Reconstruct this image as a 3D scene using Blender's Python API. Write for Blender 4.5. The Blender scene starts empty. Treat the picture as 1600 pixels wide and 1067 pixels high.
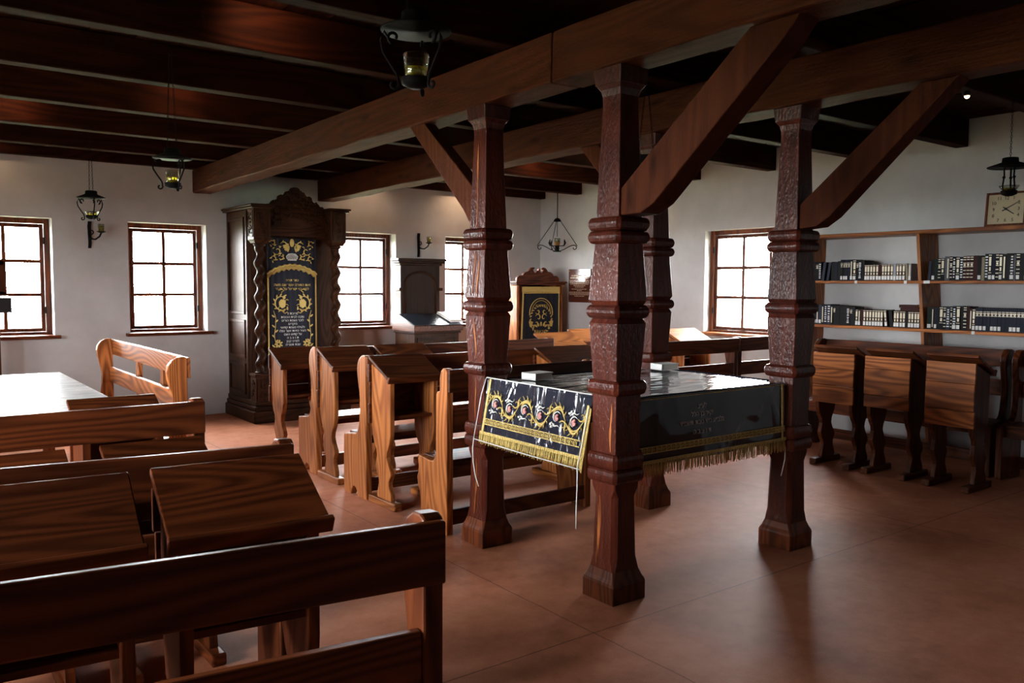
import bpy, math, random
from mathutils import Vector, Matrix
random.seed(7)
PI = math.pi
sc = bpy.context.scene
COL = sc.collection

# ------------------------------------------------------------------ camera, sky, lights, exposure
F_PX, PITCH, ROLL, YAW, EYE = 1305.5, 0.06763, 0.00605, 0.64623, 1.5
cam_d = bpy.data.cameras.new('camera')
cam = bpy.data.objects.new('camera', cam_d)
COL.objects.link(cam)
cam_d.sensor_width = 36.0
cam_d.lens = F_PX / 1600 * 36.0
cam_d.clip_start = 0.05
fw = Vector((math.sin(YAW) * math.cos(PITCH), math.cos(YAW) * math.cos(PITCH), -math.sin(PITCH)))
rt = Vector((math.cos(YAW), -math.sin(YAW), 0))
up = rt.cross(fw)
r2 = rt * math.cos(ROLL) + up * math.sin(ROLL)
u2 = -rt * math.sin(ROLL) + up * math.cos(ROLL)
M = Matrix((r2, u2, -fw)).transposed().to_4x4()
M.translation = Vector((0, 0, EYE))
cam.matrix_world = M
sc.camera = cam

SKY = 98.0
world = bpy.data.worlds.new('overcast_sky')
sc.world = world
world.use_nodes = True
wn = world.node_tree.nodes
wn['Background'].inputs[0].default_value = (0.97, 0.98, 1.0, 1)
wn['Background'].inputs[1].default_value = SKY

sc.view_settings.view_transform = 'Standard'
sc.view_settings.look = 'None'
sc.view_settings.exposure = 0.0
sc.view_settings.gamma = 1.0
sc.view_settings.use_curve_mapping = False


def warm_spot(x, y, z, power, target, size=70):
    d = bpy.data.lights.new('ceiling_bulb', 'SPOT')
    d.energy = power
    d.color = (1.0, 0.62, 0.36)
    d.spot_size = math.radians(size)
    d.spot_blend = 1.0
    d.shadow_soft_size = 0.03
    o = bpy.data.objects.new('ceiling_bulb', d)
    COL.objects.link(o)
    o.location = (x, y, z)
    o.rotation_euler = (Vector(target) - Vector((x, y, z))).to_track_quat('-Z', 'Y').to_euler()


def portal(cx, cy, cz, w, h, rot):
    d = bpy.data.lights.new('window_portal', 'AREA')
    d.shape = 'RECTANGLE'
    d.size, d.size_y = w, h
    d.cycles.is_portal = True
    o = bpy.data.objects.new('window_portal', d)
    COL.objects.link(o)
    o.location = (cx, cy, cz)
    o.rotation_euler = rot


# room: x from the left wall to the right wall, y to the far wall, z up
XL, XR, YB, YF, ZC = -2.6, 7.8, -7.0, 9.66, 3.0
ZS, ZT = 0.955, 2.15
WIN_FAR = [(0.59, 1.41), (2.13, 2.95), (4.56, 5.38), (6.145, 6.965)]
WIN_RIGHT = [(5.27, 6.56)]
WIN_LEFT = [(2.0, 3.3), (3.8, 5.1), (6.2, 6.7)]
for a, b in WIN_FAR:
    portal((a + b) / 2, YF + 0.30, (ZS + ZT) / 2, b - a, ZT - ZS, (-PI / 2, 0, 0))
for a, b in WIN_RIGHT:
    portal(XR + 0.30, (a + b) / 2, (ZS + ZT) / 2, ZT - ZS, b - a, (0, PI / 2, 0))
for a, b in WIN_LEFT:
    portal(XL - 0.30, (a + b) / 2, (ZS + ZT) / 2, ZT - ZS, b - a, (0, -PI / 2, 0))
# small warm bulbs set up between the joists (seen only by their glow)
warm_spot(1.62, 4.22, 2.96, 11, (1.72, 4.52, 2.86), 115)
warm_spot(1.82, 6.40, 2.96, 3, (1.82, 6.64, 2.87), 150)
warm_spot(0.85, 7.44, 2.96, 7, (0.82, 7.70, 2.87), 150)
warm_spot(6.05, 7.40, 2.96, 7, (6.1, 7.70, 2.87), 150)
warm_spot(4.95, 9.25, 2.93, 9, (4.9, 9.66, 2.2), 120)
warm_spot(6.35, 9.25, 2.93, 20, (6.4, 9.66, 2.2), 120)
warm_spot(0.85, 9.25, 2.93, 5, (0.85, 9.66, 2.3), 120)
warm_spot(7.3, 7.3, 2.93, 8, (7.8, 7.7, 2.3), 120)


# ------------------------------------------------------------------ materials
def new_mat(name):
    m = bpy.data.materials.new(name)
    m.use_nodes = True
    nt = m.node_tree
    return m, nt, nt.nodes['Principled BSDF']


def N(nt, t, **kw):
    n = nt.nodes.new(t)
    for k, v in kw.items():
        if k in n.bl_rna.properties:
            setattr(n, k, v)
        else:
            n.inputs[k.replace('_', ' ')].default_value = v
    return n


def ramp(nt, stops):
    r = nt.nodes.new('ShaderNodeValToRGB')
    e = r.color_ramp.elements
    e[0].position, e[0].color = stops[0][0], (*stops[0][1], 1)
    e[1].position, e[1].color = stops[-1][0], (*stops[-1][1], 1)
    for p, c in stops[1:-1]:
        k = e.new(p)
        k.color = (*c, 1)
    return r


WOODS = {}


def wood(kind, axis):
    """stained timber with its grain running along one axis"""
    key = (kind, axis)
    if key in WOODS:
        return WOODS[key]
    spec = {
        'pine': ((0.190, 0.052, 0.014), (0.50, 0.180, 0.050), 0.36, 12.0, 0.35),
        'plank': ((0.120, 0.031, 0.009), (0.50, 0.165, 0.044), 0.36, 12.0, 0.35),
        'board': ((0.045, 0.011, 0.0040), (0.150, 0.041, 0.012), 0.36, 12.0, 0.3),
        'dark': ((0.042, 0.0085, 0.0026), (0.165, 0.040, 0.0105), 0.36, 12.0, 0.3),
        'post': ((0.042, 0.0075, 0.0038), (0.115, 0.022, 0.0105), 0.30, 7.0, 0.35),
        'beam': ((0.052, 0.0125, 0.0048), (0.115, 0.030, 0.0108), 0.70, 7.0, 0.8),
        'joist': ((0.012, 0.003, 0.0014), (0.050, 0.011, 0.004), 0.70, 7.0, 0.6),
        'oak': ((0.016, 0.0056, 0.0023), (0.050, 0.0185, 0.0072), 0.42, 11.0, 0.3),
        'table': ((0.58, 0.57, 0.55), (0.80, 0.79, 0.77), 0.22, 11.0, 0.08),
    }[kind]
    dark, light, rough, scale, bump = spec
    m, nt, b = new_mat('%s_wood_%s' % (kind, axis))
    L = nt.links.new
    tc = N(nt, 'ShaderNodeTexCoord')
    oi = N(nt, 'ShaderNodeObjectInfo')
    rnd = N(nt, 'ShaderNodeVectorMath', operation='SCALE')
    comb = N(nt, 'ShaderNodeCombineXYZ')
    mul = N(nt, 'ShaderNodeMath', operation='MULTIPLY')
    mul.inputs[1].default_value = 7.31
    L(oi.outputs['Random'], mul.inputs[0])
    frac = N(nt, 'ShaderNodeMath', operation='FRACT')
    L(mul.outputs[0], frac.inputs[0])
    L(oi.outputs['Random'], comb.inputs[0])
    L(frac.outputs[0], comb.inputs[1])
    L(oi.outputs['Random'], comb.inputs[2])
    L(comb.outputs[0], rnd.inputs[0])
    rnd.inputs['Scale'].default_value = 9.0
    add = N(nt, 'ShaderNodeVectorMath', operation='ADD')
    L(tc.outputs['Object'], add.inputs[0])
    L(rnd.outputs[0], add.inputs[1])
    sc_along = {'X': (0.13, 1, 1), 'Y': (1, 0.13, 1), 'Z': (1, 1, 0.13)}[axis]
    mp = N(nt, 'ShaderNodeMapping')
    mp.inputs['Scale'].default_value = sc_along
    tilt = N(nt, 'ShaderNodeMapping')
    tilt.inputs['Rotation'].default_value = (0.03, 0.03, 0.03)
    L(add.outputs[0], tilt.inputs[0])
    L(tilt.outputs[0], mp.inputs[0])
    cn = N(nt, 'ShaderNodeTexNoise', Scale=4.2, Detail=1.2, Roughness=0.4)
    L(mp.outputs[0], cn.inputs['Vector'])
    fm = N(nt, 'ShaderNodeMath', operation='MULTIPLY')
    fm.inputs[1].default_value = scale * 9.0
    L(cn.outputs['Fac'], fm.inputs[0])
    sn = N(nt, 'ShaderNodeMath', operation='SINE')
    L(fm.outputs[0], sn.inputs[0])
    wv = N(nt, 'ShaderNodeMath', operation='MULTIPLY_ADD')
    wv.inputs[1].default_value = 0.5
    wv.inputs[2].default_value = 0.5
    L(sn.outputs[0], wv.inputs[0])
    mp2 = N(nt, 'ShaderNodeMapping')
    mp2.inputs['Scale'].default_value = tuple(90 if s == 1 else 3 for s in sc_along)
    L(add.outputs[0], mp2.inputs[0])
    fine = N(nt, 'ShaderNodeTexNoise', Scale=1.0, Detail=4.0, Roughness=0.65)
    L(mp2.outputs[0], fine.inputs['Vector'])
    big = N(nt, 'ShaderNodeTexNoise', Scale=1.7, Detail=3.0)
    L(add.outputs[0], big.inputs['Vector'])
    mx = N(nt, 'ShaderNodeMath', operation='MULTIPLY_ADD')
    L(fine.outputs['Fac'], mx.inputs[0])
    mx.inputs[1].default_value = 0.75
    wf = N(nt, 'ShaderNodeMath', operation='MULTIPLY')
    wf.inputs[1].default_value = 0.40 if kind in ('beam', 'post', 'joist', 'table') else 0.72
    L(wv.outputs[0], wf.inputs[0])
    L(wf.outputs[0], mx.inputs[2])
    mx2 = N(nt, 'ShaderNodeMath', operation='MULTIPLY')
    L(mx.outputs[0], mx2.inputs[0])
    mx2.inputs[1].default_value = 0.68
    mid = tuple((p + q) / 2 for p, q in zip(dark, light))
    rp = ramp(nt, [(0.15, dark), (0.5, mid), (0.9, light)])
    L(mx2.outputs[0], rp.inputs[0])
    # per-piece and large-scale tone
    tone = N(nt, 'ShaderNodeMath', operation='MULTIPLY_ADD')
    L(frac.outputs[0], tone.inputs[0])
    tone.inputs[1].default_value = 0.5
    tone.inputs[2].default_value = 0.46
    tone2 = N(nt, 'ShaderNodeMath', operation='ADD')
    L(tone.outputs[0], tone2.inputs[0])
    bm = N(nt, 'ShaderNodeMath', operation='MULTIPLY')
    L(big.outputs['Fac'], bm.inputs[0])
    bm.inputs[1].default_value = 0.55
    L(bm.outputs[0], tone2.inputs[1])
    cm = N(nt, 'ShaderNodeVectorMath', operation='SCALE')
    L(rp.outputs[0], cm.inputs[0])
    L(tone2.outputs[0], cm.inputs['Scale'])
    out_col = cm.outputs[0]
    if kind in ('beam', 'post'):
        mp3 = N(nt, 'ShaderNodeMapping')
        mp3.inputs['Scale'].default_value = tuple(7 if s == 1 else 2.4 for s in sc_along)
        L(add.outputs[0], mp3.inputs[0])
        kn = N(nt, 'ShaderNodeTexVoronoi', Scale=1.0)
        L(mp3.outputs[0], kn.inputs['Vector'])
        kr = ramp(nt, [(0.05, (0.22, 0.18, 0.18)), (0.22, (1, 1, 1))])
        L(kn.outputs['Distance'], kr.inputs[0])
        mm = N(nt, 'ShaderNodeMix', data_type='RGBA', blend_type='MULTIPLY')
        mm.inputs[0].default_value = 0.75
        L(cm.outputs[0], mm.inputs[6])
        L(kr.outputs[0], mm.inputs[7])
        out_col = mm.outputs[2]
    L(out_col, b.inputs['Base Color'])
    b.inputs['Specular IOR Level'].default_value = {'table': 0.5, 'beam': 0.08, 'joist': 0.05, 'oak': 0.12, 'post': 0.16}.get(kind, 0.24)
    rr = N(nt, 'ShaderNodeMath', operation='MULTIPLY_ADD')
    L(fine.outputs['Fac'], rr.inputs[0])
    rr.inputs[1].default_value = 0.3
    rr.inputs[2].default_value = rough - 0.12
    L(rr.outputs[0], b.inputs['Roughness'])
    bp = N(nt, 'ShaderNodeBump', Strength=bump, Distance=0.004)
    L(fine.outputs['Fac'], bp.inputs['Height'])
    L(bp.outputs[0], b.inputs['Normal'])
    if kind in ('post', 'beam'):
        mp4 = N(nt, 'ShaderNodeMapping')
        mp4.inputs['Scale'].default_value = tuple(70 if q == 1 else 38 for q in sc_along)
        L(add.outputs[0], mp4.inputs[0])
        ad = N(nt, 'ShaderNodeTexNoise', Scale=1.0, Detail=2.0, Roughness=0.55)
        L(mp4.outputs[0], ad.inputs['Vector'])
        bp2 = N(nt, 'ShaderNodeBump', Strength=0.5 if kind == 'post' else 0.35, Distance=0.008)
        L(ad.outputs['Fac'], bp2.inputs['Height'])
        L(bp.outputs[0], bp2.inputs['Normal'])
        L(bp2.outputs[0], b.inputs['Normal'])
    if kind == 'post':
        b.inputs['Coat Weight'].default_value = 0.35
        b.inputs['Coat Roughness'].default_value = 0.22
        L(bp2.outputs[0], b.inputs['Coat Normal'])
    WOODS[key] = m
    return m


def plain(name, col, rough=0.5, metal=0.0, noise=0.0, nscale=20, bump=0.0, **kw):
    m, nt, b = new_mat(name)
    b.inputs['Roughness'].default_value = rough
    b.inputs['Metallic'].default_value = metal
    for k, v in kw.items():
        b.inputs[k.replace('_', ' ')].default_value = v
    b.inputs['Base Color'].default_value = (*col, 1)
    if noise or bump:
        tc = N(nt, 'ShaderNodeTexCoord')
        nz = N(nt, 'ShaderNodeTexNoise', Scale=float(nscale), Detail=5.0, Roughness=0.6)
        nt.links.new(tc.outputs['Object'], nz.inputs['Vector'])
        lo = tuple(c * (1 - noise) for c in col)
        hi = tuple(min(1, c * (1 + noise)) for c in col)
        rp = ramp(nt, [(0.3, lo), (0.7, hi)])
        nt.links.new(nz.outputs['Fac'], rp.inputs[0])
        nt.links.new(rp.outputs[0], b.inputs['Base Color'])
        if bump:
            bp = N(nt, 'ShaderNodeBump', Strength=bump, Distance=0.006)
            nt.links.new(nz.outputs['Fac'], bp.inputs['Height'])
            nt.links.new(bp.outputs[0], b.inputs['Normal'])
    return m


M_PLASTER = plain('limewash_plaster', (0.50, 0.497, 0.495), 0.75, noise=0.09, nscale=3.0, bump=0.25)
M_REVEAL = M_PLASTER
M_IRON = plain('wrought_iron', (0.010, 0.009, 0.009), 0.6, 0.0, noise=0.2, nscale=40, Specular_IOR_Level=0.02)
M_BRASS = plain('old_brass', (0.35, 0.25, 0.10), 0.35, 1.0, noise=0.15)
M_GOLD = plain('gold_thread', (0.60, 0.44, 0.13), 0.42, 0.25, noise=0.35, nscale=160, bump=0.5)
M_SILVER = plain('silver_thread', (0.62, 0.62, 0.60), 0.45, 0.2, noise=0.2, nscale=160)
M_DULL = plain('dull_silver_thread', (0.48, 0.45, 0.42), 0.6, noise=0.25, nscale=160, Specular_IOR_Level=0.1)
M_PINK = plain('pink_thread', (0.52, 0.22, 0.20), 0.6, noise=0.25, nscale=120)
M_WHITE_THREAD = plain('white_thread', (0.72, 0.72, 0.68), 0.5, noise=0.1, nscale=120)
M_VELVET = plain('navy_velvet', (0.006, 0.008, 0.018), 0.85, noise=0.3, nscale=60, bump=0.1)
M_PAPER = plain('book_paper', (0.70, 0.67, 0.60), 0.7, noise=0.05, nscale=80)
M_WHITE = plain('white_cover', (0.78, 0.77, 0.74), 0.35, noise=0.04)
M_CORD = plain('white_cord', (0.75, 0.74, 0.70), 0.6, noise=0.05)
M_OIL = plain('lamp_oil', (0.80, 0.62, 0.04), 0.08, noise=0.05, Transmission_Weight=0.7)
M_CLOCKFACE = plain('clock_dial', (0.50, 0.42, 0.27), 0.5, noise=0.06)
M_BLACK = plain('black_paint', (0.012, 0.012, 0.013), 0.4, noise=0.2)
M_GRANITE = plain('red_brown_plaque', (0.085, 0.025, 0.016), 0.12, noise=0.25, nscale=90)
M_ENGRAVE = plain('gilt_engraving', (0.50, 0.36, 0.24), 0.4, noise=0.1)
M_LABEL = plain('paper_label', (0.72, 0.72, 0.70), 0.6, noise=0.04)
M_GRASS = plain('lawn', (0.15, 0.165, 0.085), 0.9, noise=0.35, nscale=4)


def glass_mat(name, tint=(1, 1, 1), gloss=0.06):
    m = bpy.data.materials.new(name)
    m.use_nodes = True
    nt = m.node_tree
    nt.nodes.clear()
    out = N(nt, 'ShaderNodeOutputMaterial')
    mix = N(nt, 'ShaderNodeMixShader')
    t = N(nt, 'ShaderNodeBsdfTransparent')
    t.inputs[0].default_value = (*tint, 1)
    g = N(nt, 'ShaderNodeBsdfGlossy')
    g.inputs['Roughness'].default_value = 0.03
    lw = N(nt, 'ShaderNodeLayerWeight', Blend=0.2)
    ad = N(nt, 'ShaderNodeMath', operation='MULTIPLY_ADD')
    ad.inputs[1].default_value = 0.5
    ad.inputs[2].default_value = gloss
    nt.links.new(lw.outputs['Fresnel'], ad.inputs[0])
    nt.links.new(ad.outputs[0], mix.inputs[0])
    nt.links.new(t.outputs[0], mix.inputs[1])
    nt.links.new(g.outputs[0], mix.inputs[2])
    nt.links.new(mix.outputs[0], out.inputs[0])
    return m


M_PANE = glass_mat('window_glass', (0.97, 0.98, 0.98), 0.02)
M_JAR = glass_mat('lamp_glass', (0.86, 0.88, 0.82), 0.08)


def covered_velvet(name, scale, strength, rot=0.25):
    """dark blue velvet under a clear, wrinkled plastic sheet"""
    m, nt, b = new_mat(name)
    L = nt.links.new
    b.inputs['Base Color'].default_value = (0.005, 0.007, 0.018, 1)
    b.inputs['Roughness'].default_value = 0.7
    b.inputs['Specular IOR Level'].default_value = 0.15
    b.inputs['Coat Weight'].default_value = 1.0
    b.inputs['Coat Roughness'].default_value = 0.04
    b.inputs['Coat IOR'].default_value = 1.5
    tc = N(nt, 'ShaderNodeTexCoord')
    mp = N(nt, 'ShaderNodeMapping')
    mp.inputs['Scale'].default_value = scale
    mp.inputs['Rotation'].default_value = (0, 0, rot)
    L(tc.outputs['Object'], mp.inputs[0])
    nz = N(nt, 'ShaderNodeTexNoise', Scale=1.0, Detail=1.5, Roughness=0.45, Distortion=1.0)
    L(mp.outputs[0], nz.inputs['Vector'])
    bp = N(nt, 'ShaderNodeBump', Strength=strength, Distance=0.05)
    L(nz.outputs['Fac'], bp.inputs['Height'])
    L(bp.outputs[0], b.inputs['Coat Normal'])
    return m


M_CLOTH_FRONT = covered_velvet('plastic_covered_velvet_front', (4.0, 6.0, 2.5), 0.28)
M_CLOTH_TOP = covered_velvet('plastic_covered_velvet_flat', (2.0, 9.0, 5.0), 0.22)
M_CLOTH = covered_velvet('plastic_covered_velvet_hanging', (7.0, 10.0, 3.5), 0.8)


def floor_mat():
    m, nt, b = new_mat('worn_red_brown_floor')
    L = nt.links.new
    tc = N(nt, 'ShaderNodeTexCoord')
    n1 = N(nt, 'ShaderNodeTexNoise', Scale=0.9, Detail=5.0, Roughness=0.6)
    n2 = N(nt, 'ShaderNodeTexNoise', Scale=9.0, Detail=8.0, Roughness=0.72)
    n3 = N(nt, 'ShaderNodeTexNoise', Scale=220.0, Detail=2.0)
    for n in (n1, n2, n3):
        L(tc.outputs['Object'], n.inputs['Vector'])
    a = N(nt, 'ShaderNodeMath', operation='MULTIPLY_ADD')
    a.inputs[1].default_value = 0.60
    L(n2.outputs['Fac'], a.inputs[0])
    L(n1.outputs['Fac'], a.inputs[2])
    a2 = N(nt, 'ShaderNodeMath', operation='MULTIPLY_ADD')
    a2.inputs[1].default_value = 0.34
    L(n3.outputs['Fac'], a2.inputs[0])
    L(a.outputs[0], a2.inputs[2])
    a3 = N(nt, 'ShaderNodeMath', operation='MULTIPLY')
    a3.inputs[1].default_value = 0.53
    L(a2.outputs[0], a3.inputs[0])
    rp = ramp(nt, [(0.36, (0.28, 0.092, 0.046)), (0.52, (0.47, 0.175, 0.094)), (0.68, (0.60, 0.27, 0.17))])
    L(a3.outputs[0], rp.inputs[0])
    # joints between the sheets
    sep = N(nt, 'ShaderNodeSeparateXYZ')
    L(tc.outputs['Object'], sep.inputs[0])
    wob = N(nt, 'ShaderNodeMath', operation='MULTIPLY_ADD')
    wob.inputs[1].default_value = 0.012
    L(n2.outputs['Fac'], wob.inputs[0])
    L(sep.outputs['Y'], wob.inputs[2])
    last = None
    for y in (2.60, 5.35, -0.1, 8.1):
        d = N(nt, 'ShaderNodeMath', operation='COMPARE')
        d.inputs[1].default_value = y
        d.inputs[2].default_value = 0.0035
        L(wob.outputs[0], d.inputs[0])
        if last is None:
            last = d
        else:
            mxx = N(nt, 'ShaderNodeMath', operation='MAXIMUM')
            L(last.outputs[0], mxx.inputs[0])
            L(d.outputs[0], mxx.inputs[1])
            last = mxx
    wob2 = N(nt, 'ShaderNodeMath', operation='MULTIPLY_ADD')
    wob2.inputs[1].default_value = 0.02
    L(n2.outputs['Fac'], wob2.inputs[0])
    L(sep.outputs['X'], wob2.inputs[2])
    for x in (2.42, 5.2):
        d = N(nt, 'ShaderNodeMath', operation='COMPARE')
        d.inputs[1].default_value = x
        d.inputs[2].default_value = 0.003
        L(wob2.outputs[0], d.inputs[0])
        mxx = N(nt, 'ShaderNodeMath', operation='MAXIMUM')
        L(last.outputs[0], mxx.inputs[0])
        L(d.outputs[0], mxx.inputs[1])
        last = mxx
    mm = N(nt, 'ShaderNodeMix', data_type='RGBA')
    k = N(nt, 'ShaderNodeMath', operation='MULTIPLY')
    k.inputs[1].default_value = 0.6
    L(last.outputs[0], k.inputs[0])
    L(k.outputs[0], mm.inputs[0])
    L(rp.outputs[0], mm.inputs[6])
    mm.inputs[7].default_value = (0.05, 0.025, 0.018, 1)
    L(mm.outputs[2], b.inputs['Base Color'])
    b.inputs['Specular IOR Level'].default_value = 0.04
    r = N(nt, 'ShaderNodeMath', operation='MULTIPLY_ADD')
    r.inputs[1].default_value = 0.25
    r.inputs[2].default_value = 0.42
    L(n1.outputs['Fac'], r.inputs[0])
    L(r.outputs[0], b.inputs['Roughness'])
    bp = N(nt, 'ShaderNodeBump', Strength=0.25, Distance=0.003)
    L(a2.outputs[0], bp.inputs['Height'])
    L(bp.outputs[0], b.inputs['Normal'])
    return m


M_FLOOR = floor_mat()


# ------------------------------------------------------------------ mesh building
class MB:
    def __init__(self):
        self.v, self.f, self.mi, self.sm = [], [], [], []

    def add(self, verts, faces, mi=0, smooth=False):
        o = len(self.v)
        self.v += [tuple(p) for p in verts]
        for f in faces:
            self.f.append(tuple(i + o for i in f))
            self.mi.append(mi)
            self.sm.append(smooth)
        return self

    def box(self, x0, y0, z0, x1, y1, z1, mi=0):
        v = [(x, y, z) for x in (x0, x1) for y in (y0, y1) for z in (z0, z1)]
        return self.add(v, [(0, 1, 3, 2), (4, 6, 7, 5), (0, 4, 5, 1), (2, 3, 7, 6), (0, 2, 6, 4), (1, 5, 7, 3)], mi)

    def obox(self, p0, p1, w, h, upv=(0, 0, 1), mi=0):
        """bar from p0 to p1: w sideways, h along up"""
        p0, p1 = Vector(p0), Vector(p1)
        d = (p1 - p0).normalized()
        s = d.cross(Vector(upv)).normalized()
        u = s.cross(d)
        v = []
        for p in (p0, p1):
            for a, b in ((-1, -1), (1, -1), (1, 1), (-1, 1)):
                v.append(p + s * (a * w / 2) + u * (b * h / 2))
        return self.add(v, [(3, 2, 1, 0), (4, 5, 6, 7), (0, 1, 5, 4), (1, 2, 6, 5), (2, 3, 7, 6), (3, 0, 4, 7)], mi)

    def prism(self, poly, axis, a, b, mi=0):
        """polygon extruded along an axis; poly in the two other axes in xyz order"""
        n = len(poly)
        area = sum(poly[i][0] * poly[(i + 1) % n][1] - poly[(i + 1) % n][0] * poly[i][1] for i in range(n))
        if area < 0:
            poly = poly[::-1]

        def put(p, c):
            return {'X': (c, p[0], p[1]), 'Y': (p[0], c, p[1]), 'Z': (p[0], p[1], c)}[axis]
        v = [put(p, a) for p in poly] + [put(p, b) for p in poly]
        flip = axis == 'Y'
        fs = [tuple(range(n))[::-1], tuple(range(n, 2 * n))] + [(i, (i + 1) % n, n + (i + 1) % n, n + i) for i in range(n)]
        if flip:
            fs = [f[::-1] for f in fs]
        if a > b:
            fs = [f[::-1] for f in fs]
        return self.add(v, fs, mi)

    def lathe(self, prof, c=(0, 0, 0), n=16, mi=0, smooth=True, ry=1.0):
        v = []
        for r, z in prof:
            for i in range(n):
                a = 2 * PI * i / n
                v.append((c[0] + r * math.cos(a), c[1] + r * ry * math.sin(a), c[2] + z))
        f = []
        for k in range(len(prof) - 1):
            for i in range(n):
                j = (i + 1) % n
                f.append((k * n + i, k * n + j, (k + 1) * n + j, (k + 1) * n + i))
        f.append(tuple(range(n))[::-1])
        f.append(tuple((len(prof) - 1) * n + i for i in range(n)))
        return self.add(v, f, mi, smooth)

    def squares(self, secs, c=(0, 0), mi=0, smooth=False):
        """loft of chamfered squares (z, half width, chamfer)"""
        v = []
        for z, h, k in secs:
            for x, y in ((h, -h + k), (h, h - k), (h - k, h), (-h + k, h), (-h, h - k), (-h, -h + k), (-h + k, -h), (h - k, -h)):
                v.append((c[0] + x, c[1] + y, z))
        f = []
        for s in range(len(secs) - 1):
            for i in range(8):
                j = (i + 1) % 8
                f.append((s * 8 + i, s * 8 + j, s * 8 + 8 + j, s * 8 + 8 + i))
        f.append(tuple(range(8))[::-1])
        f.append(tuple((len(secs) - 1) * 8 + i for i in range(8)))
        return self.add(v, f, mi, smooth)

    def tube(self, pts, r, n=6, mi=0, rad=None, closed=False):
        pts = [Vector(p) for p in pts]
        m = len(pts)
        v = []
        ref = None
        for i, p in enumerate(pts):
            if closed:
                d = pts[(i + 1) % m] - pts[i - 1]
            else:
                d = pts[min(i + 1, m - 1)] - pts[max(i - 1, 0)]
            d.normalize()
            if ref is None:
                ref = Vector((0, 0, 1)) if abs(d.z) < 0.9 else Vector((1, 0, 0))
            s = d.cross(ref)
            if s.length < 1e-5:
                s = d.cross(Vector((0.3, 1, 0.2)))
            s.normalize()
            t = s.cross(d)
            ref = t
            rr = rad[i] if rad else r
            for k in range(n):
                a = 2 * PI * k / n
                v.append(p + s * (rr * math.cos(a)) + t * (rr * math.sin(a)))
        f = []
        for i in range(m if closed else m - 1):
            i2 = (i + 1) % m
            for k in range(n):
                j = (k + 1) % n
                f.append((i * n + k, i * n + j, i2 * n + j, i2 * n + k))
        if not closed:
            f.append(tuple(range(n))[::-1])
            f.append(tuple((m - 1) * n + k for k in range(n)))
        return self.add(v, f, mi, True)

    def ball(self, c, r, n=8, mi=0, sq=(1, 1, 1)):
        v, f = [], []
        for i in range(n + 1):
            a = PI * i / n
            for k in range(2 * n):
                b = PI * k / n
                v.append((c[0] + r * sq[0] * math.sin(a) * math.cos(b), c[1] + r * sq[1] * math.sin(a) * math.sin(b), c[2] + r * sq[2] * math.cos(a)))
        for i in range(n):
            for k in range(2 * n):
                j = (k + 1) % (2 * n)
                f.append((i * 2 * n + k, (i + 1) * 2 * n + k, (i + 1) * 2 * n + j, i * 2 * n + j))
        return self.add(v, f, mi, True)


def root_of(o):
    while o.parent:
        o = o.parent
    return o


def obj(name, mb, mats, parent=None, loc=None, bevel=0.0, segs=2):
    """one mesh object; points are given in room coordinates"""
    base = Vector(loc) if loc is not None else (root_of(parent).location.copy() if parent else Vector((0, 0, 0)))
    me = bpy.data.meshes.new(name)
    me.from_pydata([tuple(Vector(p) - base) for p in mb.v], [], mb.f)
    if not isinstance(mats, (list, tuple)):
        mats = [mats]
    for m in mats:
        me.materials.append(m)
    me.polygons.foreach_set('material_index', mb.mi)
    me.polygons.foreach_set('use_smooth', mb.sm)
    me.update()
    o = bpy.data.objects.new(name, me)
    COL.objects.link(o)
    if parent:
        o.parent = parent
    else:
        o.location = base
    if bevel:
        md = o.modifiers.new('edge', 'BEVEL')
        md.width = bevel
        md.segments = segs
        md.limit_method = 'ANGLE'
        md.angle_limit = math.radians(40)
    return o


def tag(o, label=None, cat=None, group=None, kind=None):
    if label:
        o['label'] = label
    if cat:
        o['category'] = cat
    if group:
        o['group'] = group
    if kind:
        o['kind'] = kind
    return o


def thing(name, label, cat, loc, group=None):
    o = bpy.data.objects.new(name, None)
    o.empty_display_size = 0.1
    COL.objects.link(o)
    o.location = loc
    return tag(o, label, cat, group)


def dup(root, loc, rz=0.0, label=None, group=None):
    def cp(o, parent):
        c = o.copy()
        COL.objects.link(c)
        c.parent = parent
        for ch in list(o.children):
            cp(ch, c)
        return c
    r = cp(root, None)
    r.location = loc
    r.rotation_euler = (0, 0, rz)
    if label:
        r['label'] = label
    if group:
        r['group'] = group
    return r


def spiral(cx, cy, r0, r1, a0, a1, n=18):
    return [(cx + (r0 + (r1 - r0) * i / n) * math.cos(a0 + (a1 - a0) * i / n),
             cy + (r0 + (r1 - r0) * i / n) * math.sin(a0 + (a1 - a0) * i / n)) for i in range(n + 1)]


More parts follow.
